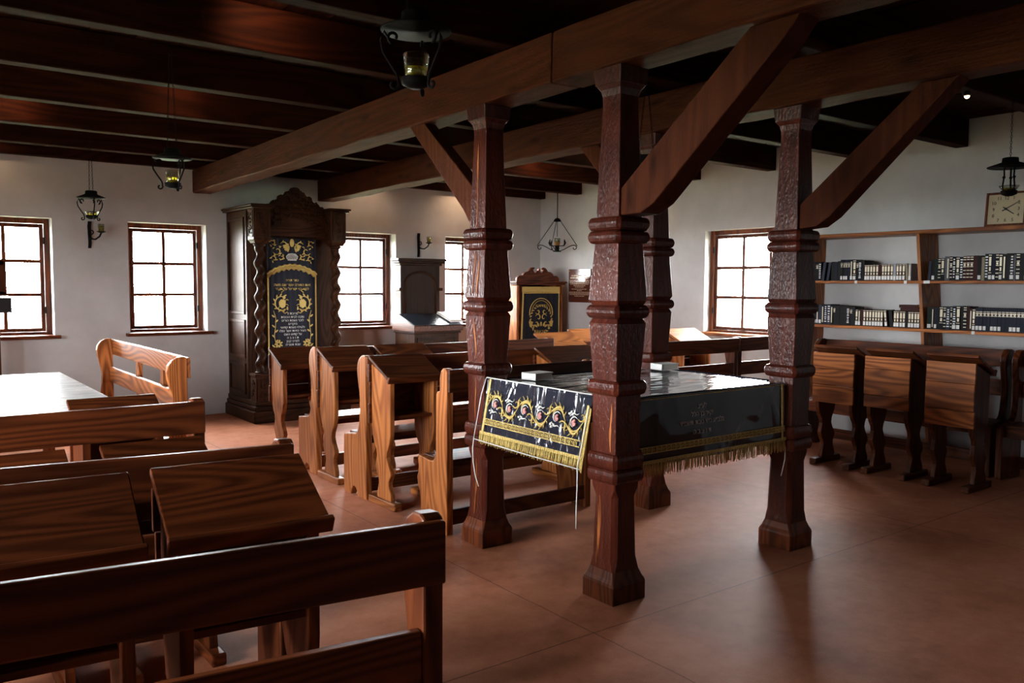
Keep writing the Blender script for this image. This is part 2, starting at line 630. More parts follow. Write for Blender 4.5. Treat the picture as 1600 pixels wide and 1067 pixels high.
class Patch:
    """a flat area in the room: s to the right, t up, h out"""

    def __init__(self, o, u, v):
        self.o, self.u, self.v = Vector(o), Vector(u), Vector(v)
        self.n = self.u.cross(self.v).normalized()

    def __call__(self, s, t, h=0.0):
        return self.o + self.u * s + self.v * t + self.n * h

    def curve(self, mb, pts, r, mi=0, h=0.0, rad=None, n=5):
        return mb.tube([self(s, t, h) for s, t in pts], r, n, mi, rad)

    def plate(self, mb, poly, h0, h1, mi=0):
        n = len(poly)
        area = sum(poly[i][0] * poly[(i + 1) % n][1] - poly[(i + 1) % n][0] * poly[i][1] for i in range(n))
        if area < 0:
            poly = poly[::-1]
        v = [self(s, t, h0) for s, t in poly] + [self(s, t, h1) for s, t in poly]
        f = [tuple(range(n))[::-1], tuple(range(n, 2 * n))] + [(i, (i + 1) % n, n + (i + 1) % n, n + i) for i in range(n)]
        return mb.add(v, f, mi)

    def rect(self, mb, s0, t0, s1, t1, h0, h1, mi=0):
        return self.plate(mb, [(s0, t0), (s1, t0), (s1, t1), (s0, t1)], h0, h1, mi)

    def disc(self, mb, s, t, rs, rt_, h0, h1, mi=0, rot=0.0, n=12):
        c, d = math.cos(rot), math.sin(rot)
        poly = []
        for i in range(n):
            a = 2 * PI * i / n
            x, y = rs * math.cos(a), rt_ * math.sin(a)
            poly.append((s + x * c - y * d, t + x * d + y * c))
        return self.plate(mb, poly, h0, h1, mi)


def letters(name, text, size, patch, s, t, h, mat, parent, rtl=True, align='CENTER', depth=0.001, label=None):
    """raised lettering laid on a patch, baseline centre at (s, t)"""
    cu = bpy.data.curves.new(name, 'FONT')
    cu.body = text[::-1] if rtl else text
    cu.size = size
    cu.align_x = align
    cu.extrude = depth
    cu.resolution_u = 2
    tmp = bpy.data.objects.new(name, cu)
    COL.objects.link(tmp)
    dg = bpy.context.evaluated_depsgraph_get()
    me = bpy.data.meshes.new_from_object(tmp.evaluated_get(dg))
    bpy.data.objects.remove(tmp)
    bpy.data.curves.remove(cu)
    base = root_of(parent).location
    u, v, n = patch.u.normalized(), patch.v.normalized(), patch.n
    o0 = patch(s, t, h)
    for vt in me.vertices:
        p = o0 + u * vt.co.x + v * vt.co.y + n * vt.co.z
        vt.co = p - base
    me.materials.clear()
    me.materials.append(mat)
    me.name = name
    o = bpy.data.objects.new(name, me)
    COL.objects.link(o)
    o.parent = parent
    if label:
        o['label'] = label
    return o


# ------------------------------------------------------------------ the room
tag(obj('floor', MB().box(XL, YB, -0.2, XR, YF, 0), M_FLOOR), kind='structure')
tag(obj('ground', MB().box(-40, -40, -0.9, 50, 60, -0.8), M_GRASS), kind='structure')


def wall(name, axis, a, b, lo, hi, holes, z1=ZC + 0.05):
    """wall slab from a to b across, lo..hi along, with window openings"""
    mb = MB()

    def put(l0, l1, z0, zz):
        if l1 - l0 < 1e-4:
            return
        if axis == 'Y':
            mb.box(l0, a, z0, l1, b, zz)
        else:
            mb.box(a, l0, z0, b, l1, zz)
    cur = lo
    for h0, h1 in sorted(holes):
        put(cur, h0, 0, z1)
        put(h0, h1, 0, ZS)
        put(h0, h1, ZT, z1)
        cur = h1
    put(cur, hi, 0, z1)
    return tag(obj(name, mb, M_PLASTER), kind='structure')


TH = 0.42
wall('wall_far', 'Y', YF, YF + TH, XL - TH, XR + TH, WIN_FAR)
wall('wall_right', 'X', XR, XR + TH, YB, YF, WIN_RIGHT)
wall('wall_left', 'X', XL - TH, XL, YB, YF, WIN_LEFT)
wall('wall_near', 'Y', YB - TH, YB, XL - TH, XR + TH, [])

# ceiling: boards laid over joists
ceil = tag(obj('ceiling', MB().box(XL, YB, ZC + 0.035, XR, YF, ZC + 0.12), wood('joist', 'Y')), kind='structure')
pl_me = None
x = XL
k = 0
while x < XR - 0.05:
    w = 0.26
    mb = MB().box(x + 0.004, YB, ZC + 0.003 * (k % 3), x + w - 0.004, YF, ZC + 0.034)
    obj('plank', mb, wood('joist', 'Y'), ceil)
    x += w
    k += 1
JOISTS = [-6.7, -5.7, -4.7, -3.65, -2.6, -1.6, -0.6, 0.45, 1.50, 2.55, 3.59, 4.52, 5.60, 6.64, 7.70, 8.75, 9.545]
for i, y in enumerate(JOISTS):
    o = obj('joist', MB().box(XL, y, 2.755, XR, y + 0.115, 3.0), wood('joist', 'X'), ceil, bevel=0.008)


def window_unit(name, along, lo, hi, face, sign, cols, label=None, vent=False):
    """wooden window set back in its opening; face = room side of the frame, sign = outward"""
    fr = MB()
    e = 0.0

    def bx(mb, l0, l1, z0, z1, d0, d1, mi=0):
        a, b = sorted((face + sign * d0, face + sign * d1))
        if along == 'X':
            mb.box(l0, a, z0, l1, b, z1, mi)
        else:
            mb.box(a, l0, z0, b, l1, z1, mi)
    base = ((lo + hi) / 2, face, ZS) if along == 'X' else (face, (lo + hi) / 2, ZS)
    W = 0.052
    z0, z1 = ZS, ZT
    wm = wood('board' if name == 'window_5' else 'dark', 'Z')
    bx(fr, lo, lo + W, z0, z1, 0, 0.10)
    bx(fr, hi - W, hi, z0, z1, 0, 0.10)
    bx(fr, lo + W, hi - W, z1 - W, z1, 0, 0.10)
    bx(fr, lo + W, hi - W, z0, z0 + 0.03, 0, 0.10)
    root = tag(obj(name, fr, wm, loc=base, bevel=0.004), label, kind='structure')
    sash = MB()
    s0, s1, t0, t1 = lo + W + 0.003, hi - W - 0.003, z0 + 0.032, z1 - W - 0.003
    B = 0.038
    bx(sash, s0, s0 + B, t0, t1, 0.02, 0.07)
    bx(sash, s1 - B, s1, t0, t1, 0.02, 0.07)
    bx(sash, s0 + B, s1 - B, t1 - B, t1, 0.02, 0.07)
    bx(sash, s0 + B, s1 - B, t0, t0 + B, 0.02, 0.07)
    so = obj('sash', sash, wm, root, bevel=0.004)
    g0, g1, h0, h1 = s0 + B, s1 - B, t0 + B, t1 - B
    cw = (g1 - g0) / cols
    rh = (h1 - h0) / 3
    for i in range(1, cols):
        m = MB()
        bx(m, g0 + i * cw - 0.017, g0 + i * cw + 0.017, h0, h1, 0.025, 0.06)
        obj('muntin', m, wm, so)
    for j in (1, 2):
        m = MB()
        bx(m, g0, g1, h0 + j * rh - 0.017, h0 + j * rh + 0.017, 0.027, 0.058)
        obj('muntin', m, wood('dark', 'X' if along == 'X' else 'Y'), so)
    for i in range(cols):
        for j in range(3):
            m = MB()
            p0, p1 = g0 + i * cw + 0.012, g0 + (i + 1) * cw - 0.012
            q0, q1 = h0 + j * rh + 0.012, h0 + (j + 1) * rh - 0.012
            bx(m, p0, p1, q0, q1, 0.040, 0.044)
            obj('pane', m, M_PANE, so)
    if vent:
        m = MB()
        p0, p1 = g0 + 0.004, g0 + cw - 0.004
        q0, q1 = h0 + rh + 0.004, h0 + 2 * rh - 0.004
        bx(m, p0, p0 + 0.05, q0, q1, 0.0, 0.03)
        bx(m, p1 - 0.05, p1, q0, q1, 0.0, 0.03)
        bx(m, p0, p1, q0, q0 + 0.03, 0.0, 0.03)
        bx(m, p0, p1, q1 - 0.04, q1, 0.0, 0.03)
        obj('vent_frame', m, wm, so)
    # hinges on the frame
    hb = MB()
    for zz in (z0 + 0.22, z1 - 0.26):
        bx(hb, hi - W - 0.008, hi - W + 0.008, zz, zz + 0.07, -0.012, 0.0)
    obj('hinge', hb, M_IRON, root)
    return root


for i, (a, b) in enumerate(WIN_FAR):
    w = window_unit('window_%d' % (i + 1), 'X', a, b, YF + 0.17, 1, 2, vent=(i == 0))
    sb = MB().box(a - 0.045, YF - 0.065, ZS - 0.032, b + 0.05, YF + 0.17, ZS + 0.003)
    obj('window_sill', sb, wood('dark', 'X'), w, bevel=0.006)
for i, (a, b) in enumerate(WIN_RIGHT):
    w = window_unit('window_5', 'Y', a, b, XR + 0.10, 1, 3)
    sb = MB().box(XR - 0.06, a - 0.04, ZS - 0.032, XR + 0.10, b + 0.04, ZS + 0.003)
    obj('window_sill', sb, wood('pine', 'Y'), w, bevel=0.006)
for i, (a, b) in enumerate(WIN_LEFT):
    w = window_unit('window_%d' % (i + 6), 'Y', a, b, XL - 0.17, -1, 2)
    sb = MB().box(XL - 0.17, a - 0.04, ZS - 0.032, XL + 0.06, b + 0.04, ZS + 0.003)
    obj('window_sill', sb, wood('dark', 'Y'), w, bevel=0.006)


# ------------------------------------------------------------------ columns, beams, braces
def ring_secs(z0, z1, h, neck=0.086):
    s = []
    d = z1 - z0
    for t, k in ((0, 0.62), (0.06, 0.80), (0.2, 0.94), (0.42, 1), (0.6, 1), (0.82, 0.94), (0.95, 0.80), (1, 0.62)):
        s.append((z0 + d * t, neck + (h - neck) * max(0, (k - 0.62) / 0.38), 0.006 + 0.010 * (1 if 0.1 < t < 0.9 else 0.4)))
    return s


def column(x, y, label):
    t = thing('timber_column', label, 'column', (x, y, 0), 'carved columns around the reading table')
    wz = wood('post', 'Z')
    C = (x, y)
    obj('foot', MB().squares([(0, .108, .004), (.085, .108, .004), (.098, .105, .005), (.115, .097, .008), (.15, .087, .012)], C), wood('dark', 'Z'), t, bevel=0.003)
    obj('shaft', MB().squares([(.15, .087, .012), (.21, .083, .024), (.50, .076, .024), (.525, .077, .012), (.54, .078, .005), (.57, .080, .004)], C), wz, t)
    obj('shaft', MB().squares([(.705, .081, .004), (.985, .082, .004)], C), wz, t, bevel=0.002)
    obj('shaft', MB().squares([(1.05, .081, .004), (1.322, .096, .004), (1.345, .085, .004)], C), wz, t, bevel=0.002)
    obj('shaft', MB().squares([(1.405, .085, .004), (1.43, .098, .004), (1.695, .081, .004)], C), wz, t, bevel=0.002)
    obj('shaft', MB().squares([(1.815, .077, .004), (2.34, .060, .004), (2.375, .061, .004), (2.405, .068, .004), (2.425, .082, .004)], C), wz, t, bevel=0.002)
    for z0, z1, h in ((.568, .637, .103), (.636, .710, .102), (.985, 1.055, .108), (1.345, 1.410, .113), (1.695, 1.754, .110), (1.753, 1.818, .109)):
        obj('ring', MB().squares(ring_secs(z0, z1, h), C), wz, t)
    obj('capital', MB().squares([(2.425, .085, .004), (2.50, .092, .004)], C), wz, t, bevel=0.004)
    return t


col_a = column(2.785, 2.862, 'carved wooden column nearest the camera, its foot lowest in the picture')
col_b = column(2.785, 3.925, 'carved wooden column with long pale cracks, standing at the left end of the covered table')
column(4.163, 2.862, 'carved wooden column at the right front corner of the covered table, before the bookshelf')
column(4.163, 3.95, 'carved wooden column half hidden behind the nearest column, at the far corner of the table')


def streak(parent, x, y, pieces, kind, name, label):
    # narrow split running up the left-hand faces of a shaft
    mb = MB()
    rn = random.Random(4)
    for z0, z1, h0, h1, off in pieces:
        n = 9
        L_, R_ = [], []
        for i in range(n + 1):
            f_ = i / n
            w = (.0015 + .0045 * math.sin(PI * f_)) * rn.uniform(.6, 1.3)
            yy = y + off + .005 * math.sin(5 * f_ + z0 * 9)
            hx = h0 + (h1 - h0) * f_
            L_.append((x - hx - .0012, yy + w, z0 + (z1 - z0) * f_))
            R_.append((x - hx - .0012, yy - w, z0 + (z1 - z0) * f_))
        v = L_ + R_ + [(p[0] + .003, p[1], p[2]) for p in L_] + [(p[0] + .003, p[1], p[2]) for p in R_]
        m = n + 1
        for i in range(n):
            mb.add([v[i], v[i + 1], v[m + i + 1], v[m + i]], [(0, 1, 2, 3)])
            mb.add([v[i], v[i + 1], v[2 * m + i + 1], v[2 * m + i]], [(3, 2, 1, 0)])
            mb.add([v[m + i], v[m + i + 1], v[3 * m + i + 1], v[3 * m + i]], [(0, 1, 2, 3)])
    obj(name, mb, wood(kind, 'Z'), parent)['label'] = label


streak(col_b, 2.785, 3.925, [(1.83, 2.32, .0768, .0605, .005), (1.45, 1.69, .0970, .0815, .012), (1.45, 1.66, .0970, .083, -.03), (1.08, 1.31, .0822, .0955, .0), (.72, .97, .081, .082, .004), (.18, .50, .0855, .076, .0)], 'pine', 'crack', 'long pale cracks in the dark wood')
streak(col_a, 2.785, 2.862, [(.20, .50, .083, .0762, .022), (.17, .46, .0855, .0772, .030), (.72, .95, .081, .082, -.05)], 'plank', 'worn_streak', 'lighter worn streaks')


def long_beam(name, label, pts, z0, z1, w):
    mb = MB()
    v = []
    rnd = random.Random(len(label))
    ys = []
    for (xa, ya), (xb, yb) in zip(pts, pts[1:]):
        n = max(2, int((yb - ya) / 0.35))
        ys += [(xa + (xb - xa) * i / n, ya + (yb - ya) * i / n) for i in range(n)]
    ys.append(pts[-1])
    for xx, yy in ys:
        j = lambda: rnd.uniform(-0.006, 0.006)
        v += [(xx - w / 2 + j(), yy, z0 + j()), (xx + w / 2 + j(), yy, z0 + j()), (xx + w / 2 + j(), yy, z1), (xx - w / 2 + j(), yy, z1)]
    f = []
    for i in range(len(ys) - 1):
        for k in range(4):
            a, b = i * 4 + k, i * 4 + (k + 1) % 4
            f.append((a, b, b + 4, a + 4)[::-1])
    f.append((0, 1, 2, 3))
    f.append(tuple((len(ys) - 1) * 4 + k for k in (3, 2, 1, 0)))
    mb.add(v, f)
    o = obj(name, mb, wood('beam', 'Y'), loc=(pts[0][0], pts[0][1], z0), bevel=0.012)
    return tag(o, label, 'beam', 'long timber beams on the columns')


long_beam('timber_beam', 'rough timber beam piece over the nearest column, running out at the top', [(2.74, -6.9), (2.795, 2.9), (2.797, 3.258)], 2.503, 2.752, 0.21)
long_beam('timber_beam', 'long rough timber beam from the nearest column to above the tall carved ark', [(2.797, 3.266), (2.81, 4.0), (2.91, 9.66)], 2.503, 2.752, 0.21)
long_beam('timber_beam', 'long rough timber beam over the two right columns, running out at the top right', [(4.10, -6.9), (4.163, 2.86), (4.18, 3.95), (4.40, 9.66)], 2.503, 2.752, 0.21)


def brace(x, w, poly, label):
    o = obj('brace', MB().prism(poly, 'X', x - w / 2, x + w / 2), wood('beam', 'Z'), loc=(x, poly[0][0], poly[0][1]), bevel=0.006)
    return tag(o, label, 'brace', 'slanting braces under the beams')


brace(2.785, .13, [(2.786, 1.945), (2.09, 2.502), (1.87, 2.502), (1.93, 2.43), (2.58, 1.865), (2.66, 1.825), (2.786, 1.822)], 'slanting timber brace from the nearest column up to the beam')
brace(2.785, .09, [(4.003, 2.05), (4.56, 2.502), (4.735, 2.502), (4.12, 1.94), (4.06, 1.87), (4.003, 1.83)], 'slanting timber brace rising leftward from the cracked column')
brace(4.163, .12, [(2.786, 1.955), (2.13, 2.502), (1.945, 2.502), (2.60, 1.88), (2.68, 1.83), (2.786, 1.822)], 'slanting timber brace from the right front column toward the clock side')
brace(4.163, .09, [(4.026, 2.12), (4.46, 2.502), (4.65, 2.502), (4.10, 1.95), (4.026, 1.86)], 'short slanting timber brace seen between the two left columns, far side')


# ------------------------------------------------------------------ benches and desks (seat faces +y of the thing)
PROFILE_EAR = [(0, 0), (0, 1.0), (.022, 1.008), (.06, 1.005), (.095, .985), (.122, .95), (.131, .91), (.126, .86), (.112, .80), (.098, .74), (.092, .70), (.094, .62),
               (.105, .53), (.125, .475), (.155, .447), (.19, .445), (.345, .425), (.350, .40), (.350, .02), (.335, 0), (.235, 0), (.225, .04), (.20, .062), (.17, .062), (.145, .04), (.135, 0)]
PROFILE_STEP = [(0, 0), (0, .985), (.012, 1.003), (.04, 1.005), (.065, .985), (.078, .945), (.080, .865), (.105, .858), (.118, .84), (.122, .50), (.130, .46), (.155, .432), (.19, .425),
                (.325, .44), (.335, .415), (.325, .37), (.330, .33), (.345, .30), (.335, .25), (.310, .20), (.300, .12), (.300, 0), (.21, 0), (.2, .04), (.16, .04), (.15, 0)]


def bench(name, L, label, group, kind='pine', profile=PROFILE_EAR, loc=(0, 0, 0), rz=0.0, mids=()):
    t = thing(name, label, 'bench', (0, 0, 0), group)
    wz = wood(kind, 'Z')
    wx = wood('board' if kind == 'pine' else kind, 'X')  # pine bench: rails and seat darker stained, their shade also put into the colour
    for x0 in (0.0, L - 0.048):
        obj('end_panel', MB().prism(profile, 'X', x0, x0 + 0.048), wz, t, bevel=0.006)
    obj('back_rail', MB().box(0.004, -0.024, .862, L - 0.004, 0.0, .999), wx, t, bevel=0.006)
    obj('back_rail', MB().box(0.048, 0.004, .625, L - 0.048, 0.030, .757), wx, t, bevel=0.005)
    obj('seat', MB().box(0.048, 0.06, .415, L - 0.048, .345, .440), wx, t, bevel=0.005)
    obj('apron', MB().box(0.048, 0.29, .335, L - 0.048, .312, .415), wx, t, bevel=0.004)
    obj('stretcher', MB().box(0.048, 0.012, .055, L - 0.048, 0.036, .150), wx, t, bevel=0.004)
    for m in mids:
        obj('post', MB().box(m - .045, -.058, .0, m + .045, -.0245, .955), wz, t, bevel=0.004)
    t.location = loc
    t.rotation_euler = (0, 0, rz)
    return t


LEG = [(.262, .955), (.262, .55), (.255, .48), (.23, .42), (.198, .375), (.19, .34), (.205, .29), (.212, .265), (.195, .22), (.168, .18), (.165, .15), (.185, .09), (.19, .05),
       (-.005, .05), (.0, .09), (.028, .15), (.028, .18), (.0, .225), (.005, .25), (.04, .30), (.058, .34), (.05, .38), (.022, .43), (.004, .49), (0, .55), (0, .855), (.02, .866)]


def desk(w, label, group, kind='pine', loc=(0, 0, 0), rz=0.0, dz=0.0, front=None, top=None, planks=(.545, .685, .83, .955)):
    t = thing('reading_desk', label, 'desk', (0, 0, 0), group)
    wz = wood(kind, 'Z')
    wx = wood('board' if kind == 'pine' else kind, 'X')  # pine desk: boards darker than the lit legs, shade put into their colour
    prof = [(y, z + (dz if z > .5 else 0)) for y, z in LEG]
    for x0 in (0.025, w - 0.06):
        lg = obj('leg', MB().prism(prof, 'X', x0, x0 + 0.035), wz, t, bevel=0.005)
        obj('foot', MB().box(x0 - 0.012, -.075, 0, x0 + 0.047, .30, .05), wood(kind, 'Y'), lg, bevel=0.008)
    tp = MB()
    th = 0.022
    a, b = Vector((0, -.012, .862 + dz)), Vector((0, .264, .995 + dz))
    s = (b - a).normalized()
    nrm = Vector((0, -s.z, s.y))
    q = [a, b, b + nrm * th, a + nrm * th]
    tp.prism([(p.y, p.z) for p in q], 'X', 0, w)
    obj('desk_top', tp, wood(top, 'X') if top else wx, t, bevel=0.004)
    lb = MB()
    q = [a - s * .02 - nrm * .012, a - nrm * .012, a + nrm * (th + .014), a - s * .02 + nrm * (th + .014)]
    lb.prism([(p.y, p.z) for p in q], 'X', -0.005, w + 0.005)
    obj('book_ledge', lb, wx, t, bevel=0.004)
    for i, (z0, z1) in enumerate(zip(planks, planks[1:])):
        obj('plank', MB().box(0.006 + .006 * (i % 2), .262, z0 + dz, w - 0.008 - .005 * ((i + 1) % 2), .284 - .004 * (i % 2), z1 - 0.003 + dz), wood(front, 'X') if front else wx, t, bevel=0.003)
    obj('shelf', MB().box(0.06, .02, .60 + dz, w - 0.06, .255, .62 + dz), wx, t)
    t.location = loc
    t.rotation_euler = (0, 0, rz)
    return t


GB, GD = 'wooden benches of the hall', 'slanting wooden reading desks'
# left rows, seen from behind
bench('pew', 3.1, 'dark wooden bench across the bottom left corner, nearest to the camera', GB, 'dark', loc=(-2.12, 1.932, 0), rz=-.14)
bench('pew', 3.1, 'dark wooden bench directly behind the two big dark desk tops at the lower left', GB, 'dark', loc=(-2.045, 2.935, 0), rz=-.14)
bench('pew', 3.1, 'dark wooden bench at the left in front of the white table', GB, 'dark', loc=(-2.01, 3.63, 0))
desk(0.42, 'dark slanting desk with a clear ledge, second from the left edge in the lower left', GD, 'dark', loc=(0.552, 2.168, 0), rz=-.09, dz=-.025)
desk(0.50, 'large dark slanting desk cut by the left edge of the picture, with one small knot', GD, 'dark', loc=(-0.003, 2.20, 0), rz=-.09, dz=-.025)
desk(0.50, 'dark desk wholly at the left behind the nearest bench, beyond the picture edge', GD, 'dark', loc=(-0.565, 2.255, 0), rz=-.09, dz=-.025)
desk(0.39, 'dark desk whose grained top shows under the middle left bench, by its right end', GD, 'dark', loc=(0.66, 3.30, 0), dz=-.15)
desk(0.48, 'dark desk whose top edge shows under the middle left bench, cut by the picture edge', GD, 'dark', loc=(0.06, 3.30, 0), dz=-.15)
desk(0.42, 'dark desk of which a strip shows above the middle left bench, against the white table', GD, 'dark', loc=(0.72, 4.40, 0), dz=-.10)
# bench along the table at the left, facing it
bench('pew', 2.3, 'wooden bench end-on beside the white table, rails shining, under the second window', GB, 'plank', loc=(1.62, 5.76, 0), rz=PI / 2, mids=(0.75, 1.5))
# right rows behind the table
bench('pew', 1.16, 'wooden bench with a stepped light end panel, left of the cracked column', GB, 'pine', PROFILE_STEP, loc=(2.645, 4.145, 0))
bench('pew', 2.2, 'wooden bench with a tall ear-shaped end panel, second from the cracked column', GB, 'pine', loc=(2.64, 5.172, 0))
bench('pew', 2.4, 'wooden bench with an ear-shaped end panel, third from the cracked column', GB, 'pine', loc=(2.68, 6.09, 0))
desk(0.42, 'wooden desk with a wavy leg, first left of the cracked column', GD, 'pine', loc=(2.635, 4.86, 0))
desk(0.56, 'wooden desk showing its dark slanting top between the cracked column and the nearest column', GD, 'pine', loc=(4.08, 4.86, 0))
desk(0.42, 'wooden desk with a wavy leg, second left of the cracked column', GD, 'pine', loc=(2.655, 5.755, 0))
desk(0.46, 'wooden desk top right of the second wavy leg, across a narrow dark gap', GD, 'pine', loc=(3.14, 5.755, 0))
desk(0.42, 'wooden desk with a wavy leg farthest left, in front of the tall carved ark', GD, 'pine', loc=(2.64, 6.72, 0), dz=-.065)
desk(0.52, 'lit desk top shining before the curtained cabinet in the corner', GD, 'pine', loc=(5.39, 6.52, 0), dz=-.01, top='pine')  # light falling on this top is put in as paler wood
desk(0.52, 'lit desk top close to the wall plaque, half hidden by the nearest column', GD, 'pine', loc=(6.20, 6.92, 0), dz=-.01, top='pine')  # paler top wood stands in for the light on it
bench('pew', 0.8, 'small wooden bench with a rounded light end beside the nearest column, under the plaque', GB, 'pine', loc=(5.78, 6.16, 0))
# benches by the right window
bench('pew', 1.75, 'dark wooden bench seen from behind under the right window', GB, 'dark', loc=(4.90, 5.16, 0))
bench('pew', 0.95, 'dark wooden bench under the right window, mostly behind the right front column', GB, 'dark', loc=(6.72, 5.20, 0))
desk(0.50, 'desk top gleaming white right under the right window', GD, 'pine', loc=(6.62, 5.86, 0), dz=.03, top='pine')  # window light on the top is put into its paler wood
# wall bench and desks by the bookshelf
bench('pew', 1.72, 'long wooden bench along the bookshelf, behind the three planked desks', GB, 'dark', loc=(7.26, 2.92, 0), rz=PI / 2)
bench('pew', 1.72, 'wooden bench along the bookshelf at the right edge of the picture', GB, 'dark', loc=(7.26, 1.16, 0), rz=PI / 2)
desk(0.39, 'planked wooden desk next to the right front column, left of three', GD, 'board', front='plank', loc=(6.56, 3.71, 0), rz=PI / 2, planks=(.535, .685, .82, .955))
desk(0.39, 'planked wooden desk with a dark vertical stain, middle of three', GD, 'board', front='plank', loc=(6.56, 3.245, 0), rz=PI / 2, planks=(.545, .645, .855, .955))
desk(0.375, 'planked wooden desk with a dark middle board, right of three', GD, 'board', front='plank', loc=(6.56, 2.765, 0), rz=PI / 2, planks=(.475, .60, .80, .955))


# ------------------------------------------------------------------ plank table at the left
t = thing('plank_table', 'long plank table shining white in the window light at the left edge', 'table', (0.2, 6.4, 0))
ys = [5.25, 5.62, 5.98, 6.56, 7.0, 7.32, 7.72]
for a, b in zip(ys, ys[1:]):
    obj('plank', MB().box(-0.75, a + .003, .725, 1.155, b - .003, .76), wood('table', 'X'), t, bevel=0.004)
for yy in (5.32, 7.56):
    for xx in (-0.68, 1.0):
        obj('leg', MB().box(xx, yy, 0, xx + .08, yy + .08, .725), wood('dark', 'Z'), t, bevel=0.005)
    obj('apron', MB().box(-0.60, yy + .025, .62, 1.0, yy + .055, .725), wood('dark', 'X'), t)


# ------------------------------------------------------------------ the reading table and its cloth
TX0, TX1, TY0, TY1, TZ = 2.73, 4.13, 2.83, 3.93, 0.955
t = thing('reading_table', 'wooden table hidden under the dark covered cloth between the four columns', 'table', ((TX0 + TX1) / 2, (TY0 + TY1) / 2, 0))
obj('table_top', MB().box(TX0 + .06, TY0 + .16, TZ - .046, TX1 - .03, TY1 - .13, TZ - .016), wood('dark', 'X'), t)
for xx in (2.785, 4.095):
    obj('support_rail', MB().box(xx - .03, 2.94, TZ - .12, xx + .03, 3.85, TZ - .046), wood('dark', 'Y'), t, bevel=0.003)
for yy in (3.05, 3.68):
    obj('cross_rail', MB().box(2.815, yy, TZ - .11, 4.065, yy + .05, TZ - .046), wood('dark', 'X'), t, bevel=0.003)

cl = thing('table_cloth', 'dark blue embroidered cloth under clear plastic, hanging over the table between the columns', 'tablecloth', (TX0, TY0, TZ))
mb = MB()
nx, ny = 150, 120
rnd = random.Random(3)


def top_z(a, b):
    e = min(a, 1 - a, b, 1 - b)
    return TZ + 0.004 * math.sin(9 * b + 3 * math.sin(5 * a)) * min(1, e * 12) - 0.010 * math.exp(-e * 60)


# columns stand at the corners: the cloth is cut back around them
CX0, CX1, CY0, CY1 = 2.895, 4.052, 2.972, 3.815
v = []
for j in range(ny + 1):
    for i in range(nx + 1):
        a, b = i / nx, j / ny
        v.append((TX0 + (TX1 - TX0) * a, TY0 + (TY1 - TY0) * b, top_z(a, b)))
f = []
for j in range(ny):
    for i in range(nx):
        cx = TX0 + (TX1 - TX0) * (i + .5) / nx
        cy = TY0 + (TY1 - TY0) * (j + .5) / ny
        if (cx < CX0 or cx > CX1) and (cy < CY0 or cy > CY1):
            continue
        k = j * (nx + 1) + i
        f.append((k, k + 1, k + nx + 2, k + nx + 1))
mb.add(v, f, 0, True)
obj('cloth_top', mb, M_CLOTH_TOP, cl)


def drape(o, u, drop, nseg, wav):
    """hanging panel: o top left, u along the top, drop vector"""
    mb = MB()
    o, u, drop = Vector(o), Vector(u), Vector(drop)
    n = u.cross(drop).normalized()
    v = []
    rows = 22
    for r in range(rows + 1):
        for i in range(nseg + 1):
            s, tt = i / nseg, r / rows
            w = wav * tt * math.sin(7.3 * s + 1.2) + 0.5 * wav * tt * math.sin(17 * s + 2 * tt)
            v.append(o + u * s + drop * tt + n * w)
    f = [(r * (nseg + 1) + i, r * (nseg + 1) + i + 1, (r + 1) * (nseg + 1) + i + 1, (r + 1) * (nseg + 1) + i) for r in range(rows) for i in range(nseg)]
    mb.add(v, [q[::-1] for q in f], 0, True)
    return mb


# left drape (towards the left windows): runs from the cracked column to the nearest column
LO, LU, LD = Vector((2.712, 3.815, TZ + .022)), Vector((.004, -.865, -.006)), Vector((-.045, .03, -.345))
FO, FU, FD = Vector((2.885, 2.815, TZ + .004)), Vector((1.165, .0, 0)), Vector((0, -.012, -.335))
obj('left_drape', drape(LO, LU, LD, 40, 0.004), M_CLOTH, cl)
obj('front_drape', drape(FO, FU, FD, 40, 0.006), M_CLOTH_FRONT, cl)
obj('right_drape', drape((4.15, 2.97, TZ), (0, .85, 0), (.02, 0, -.34), 20, 0.004), M_CLOTH, cl)
obj('back_drape', drape((4.05, 3.94, TZ), (-1.16, 0, 0), (0, .02, -.34), 20, 0.004), M_CLOTH, cl)
# cloth rolled over the table edge
obj('cloth_edge', MB().tube([LO + Vector((.012, 0, -.012)), LO + LU + Vector((.012, 0, -.012))], 0.014, 8), M_CLOTH, cl)
obj('cloth_edge', MB().tube([FO + Vector((0, .012, -.008)), FO + FU + Vector((0, .012, -.008))], 0.012, 8), M_CLOTH, cl)

PL = Patch(LO, LU.normalized(), -LD.normalized())
LW, LH = LU.length, LD.length
PF = Patch(FO, FU.normalized(), -FD.normalized())
FW_, FH = FU.length, FD.length


def band(patch, W, t, hh, mat_i, mb, m0=0.0, step=0.034):
    """embroidered band: two rails with rings and bars between"""
    patch.rect(mb, m0, t - .003, W - m0, t + .002, .004, .007, mat_i)
    patch.rect(mb, m0, t + hh - .002, W - m0, t + hh + .003, .004, .007, mat_i)
    n = int((W - 2 * m0) / step)
    for i in range(n):
        s = m0 + step * (i + .5)
        ring = [(s + .35 * step * math.cos(2 * PI * k / 9), t + hh / 2 + .34 * hh * math.sin(2 * PI * k / 9)) for k in range(10)]
        patch.curve(mb, ring, .0022, mat_i, .006, n=4)
        patch.disc(mb, s, t + hh / 2, .005, .006, .004, .008, mat_i, n=6)
        patch.rect(mb, s + .46 * step, t + .004, s + .54 * step, t + hh - .004, .004, .007, mat_i)


# vine of scrolls on the left drape
mb = MB()
mr = MB()
ml = MB()
n = 6
x0, dx = .050, (LW - .080) / n
CYV = -.142


def wave(s):
    return CYV + .057 * math.sin(PI * (s - x0) / dx) + .006 * math.sin(3.1 * PI * (s - x0) / dx)


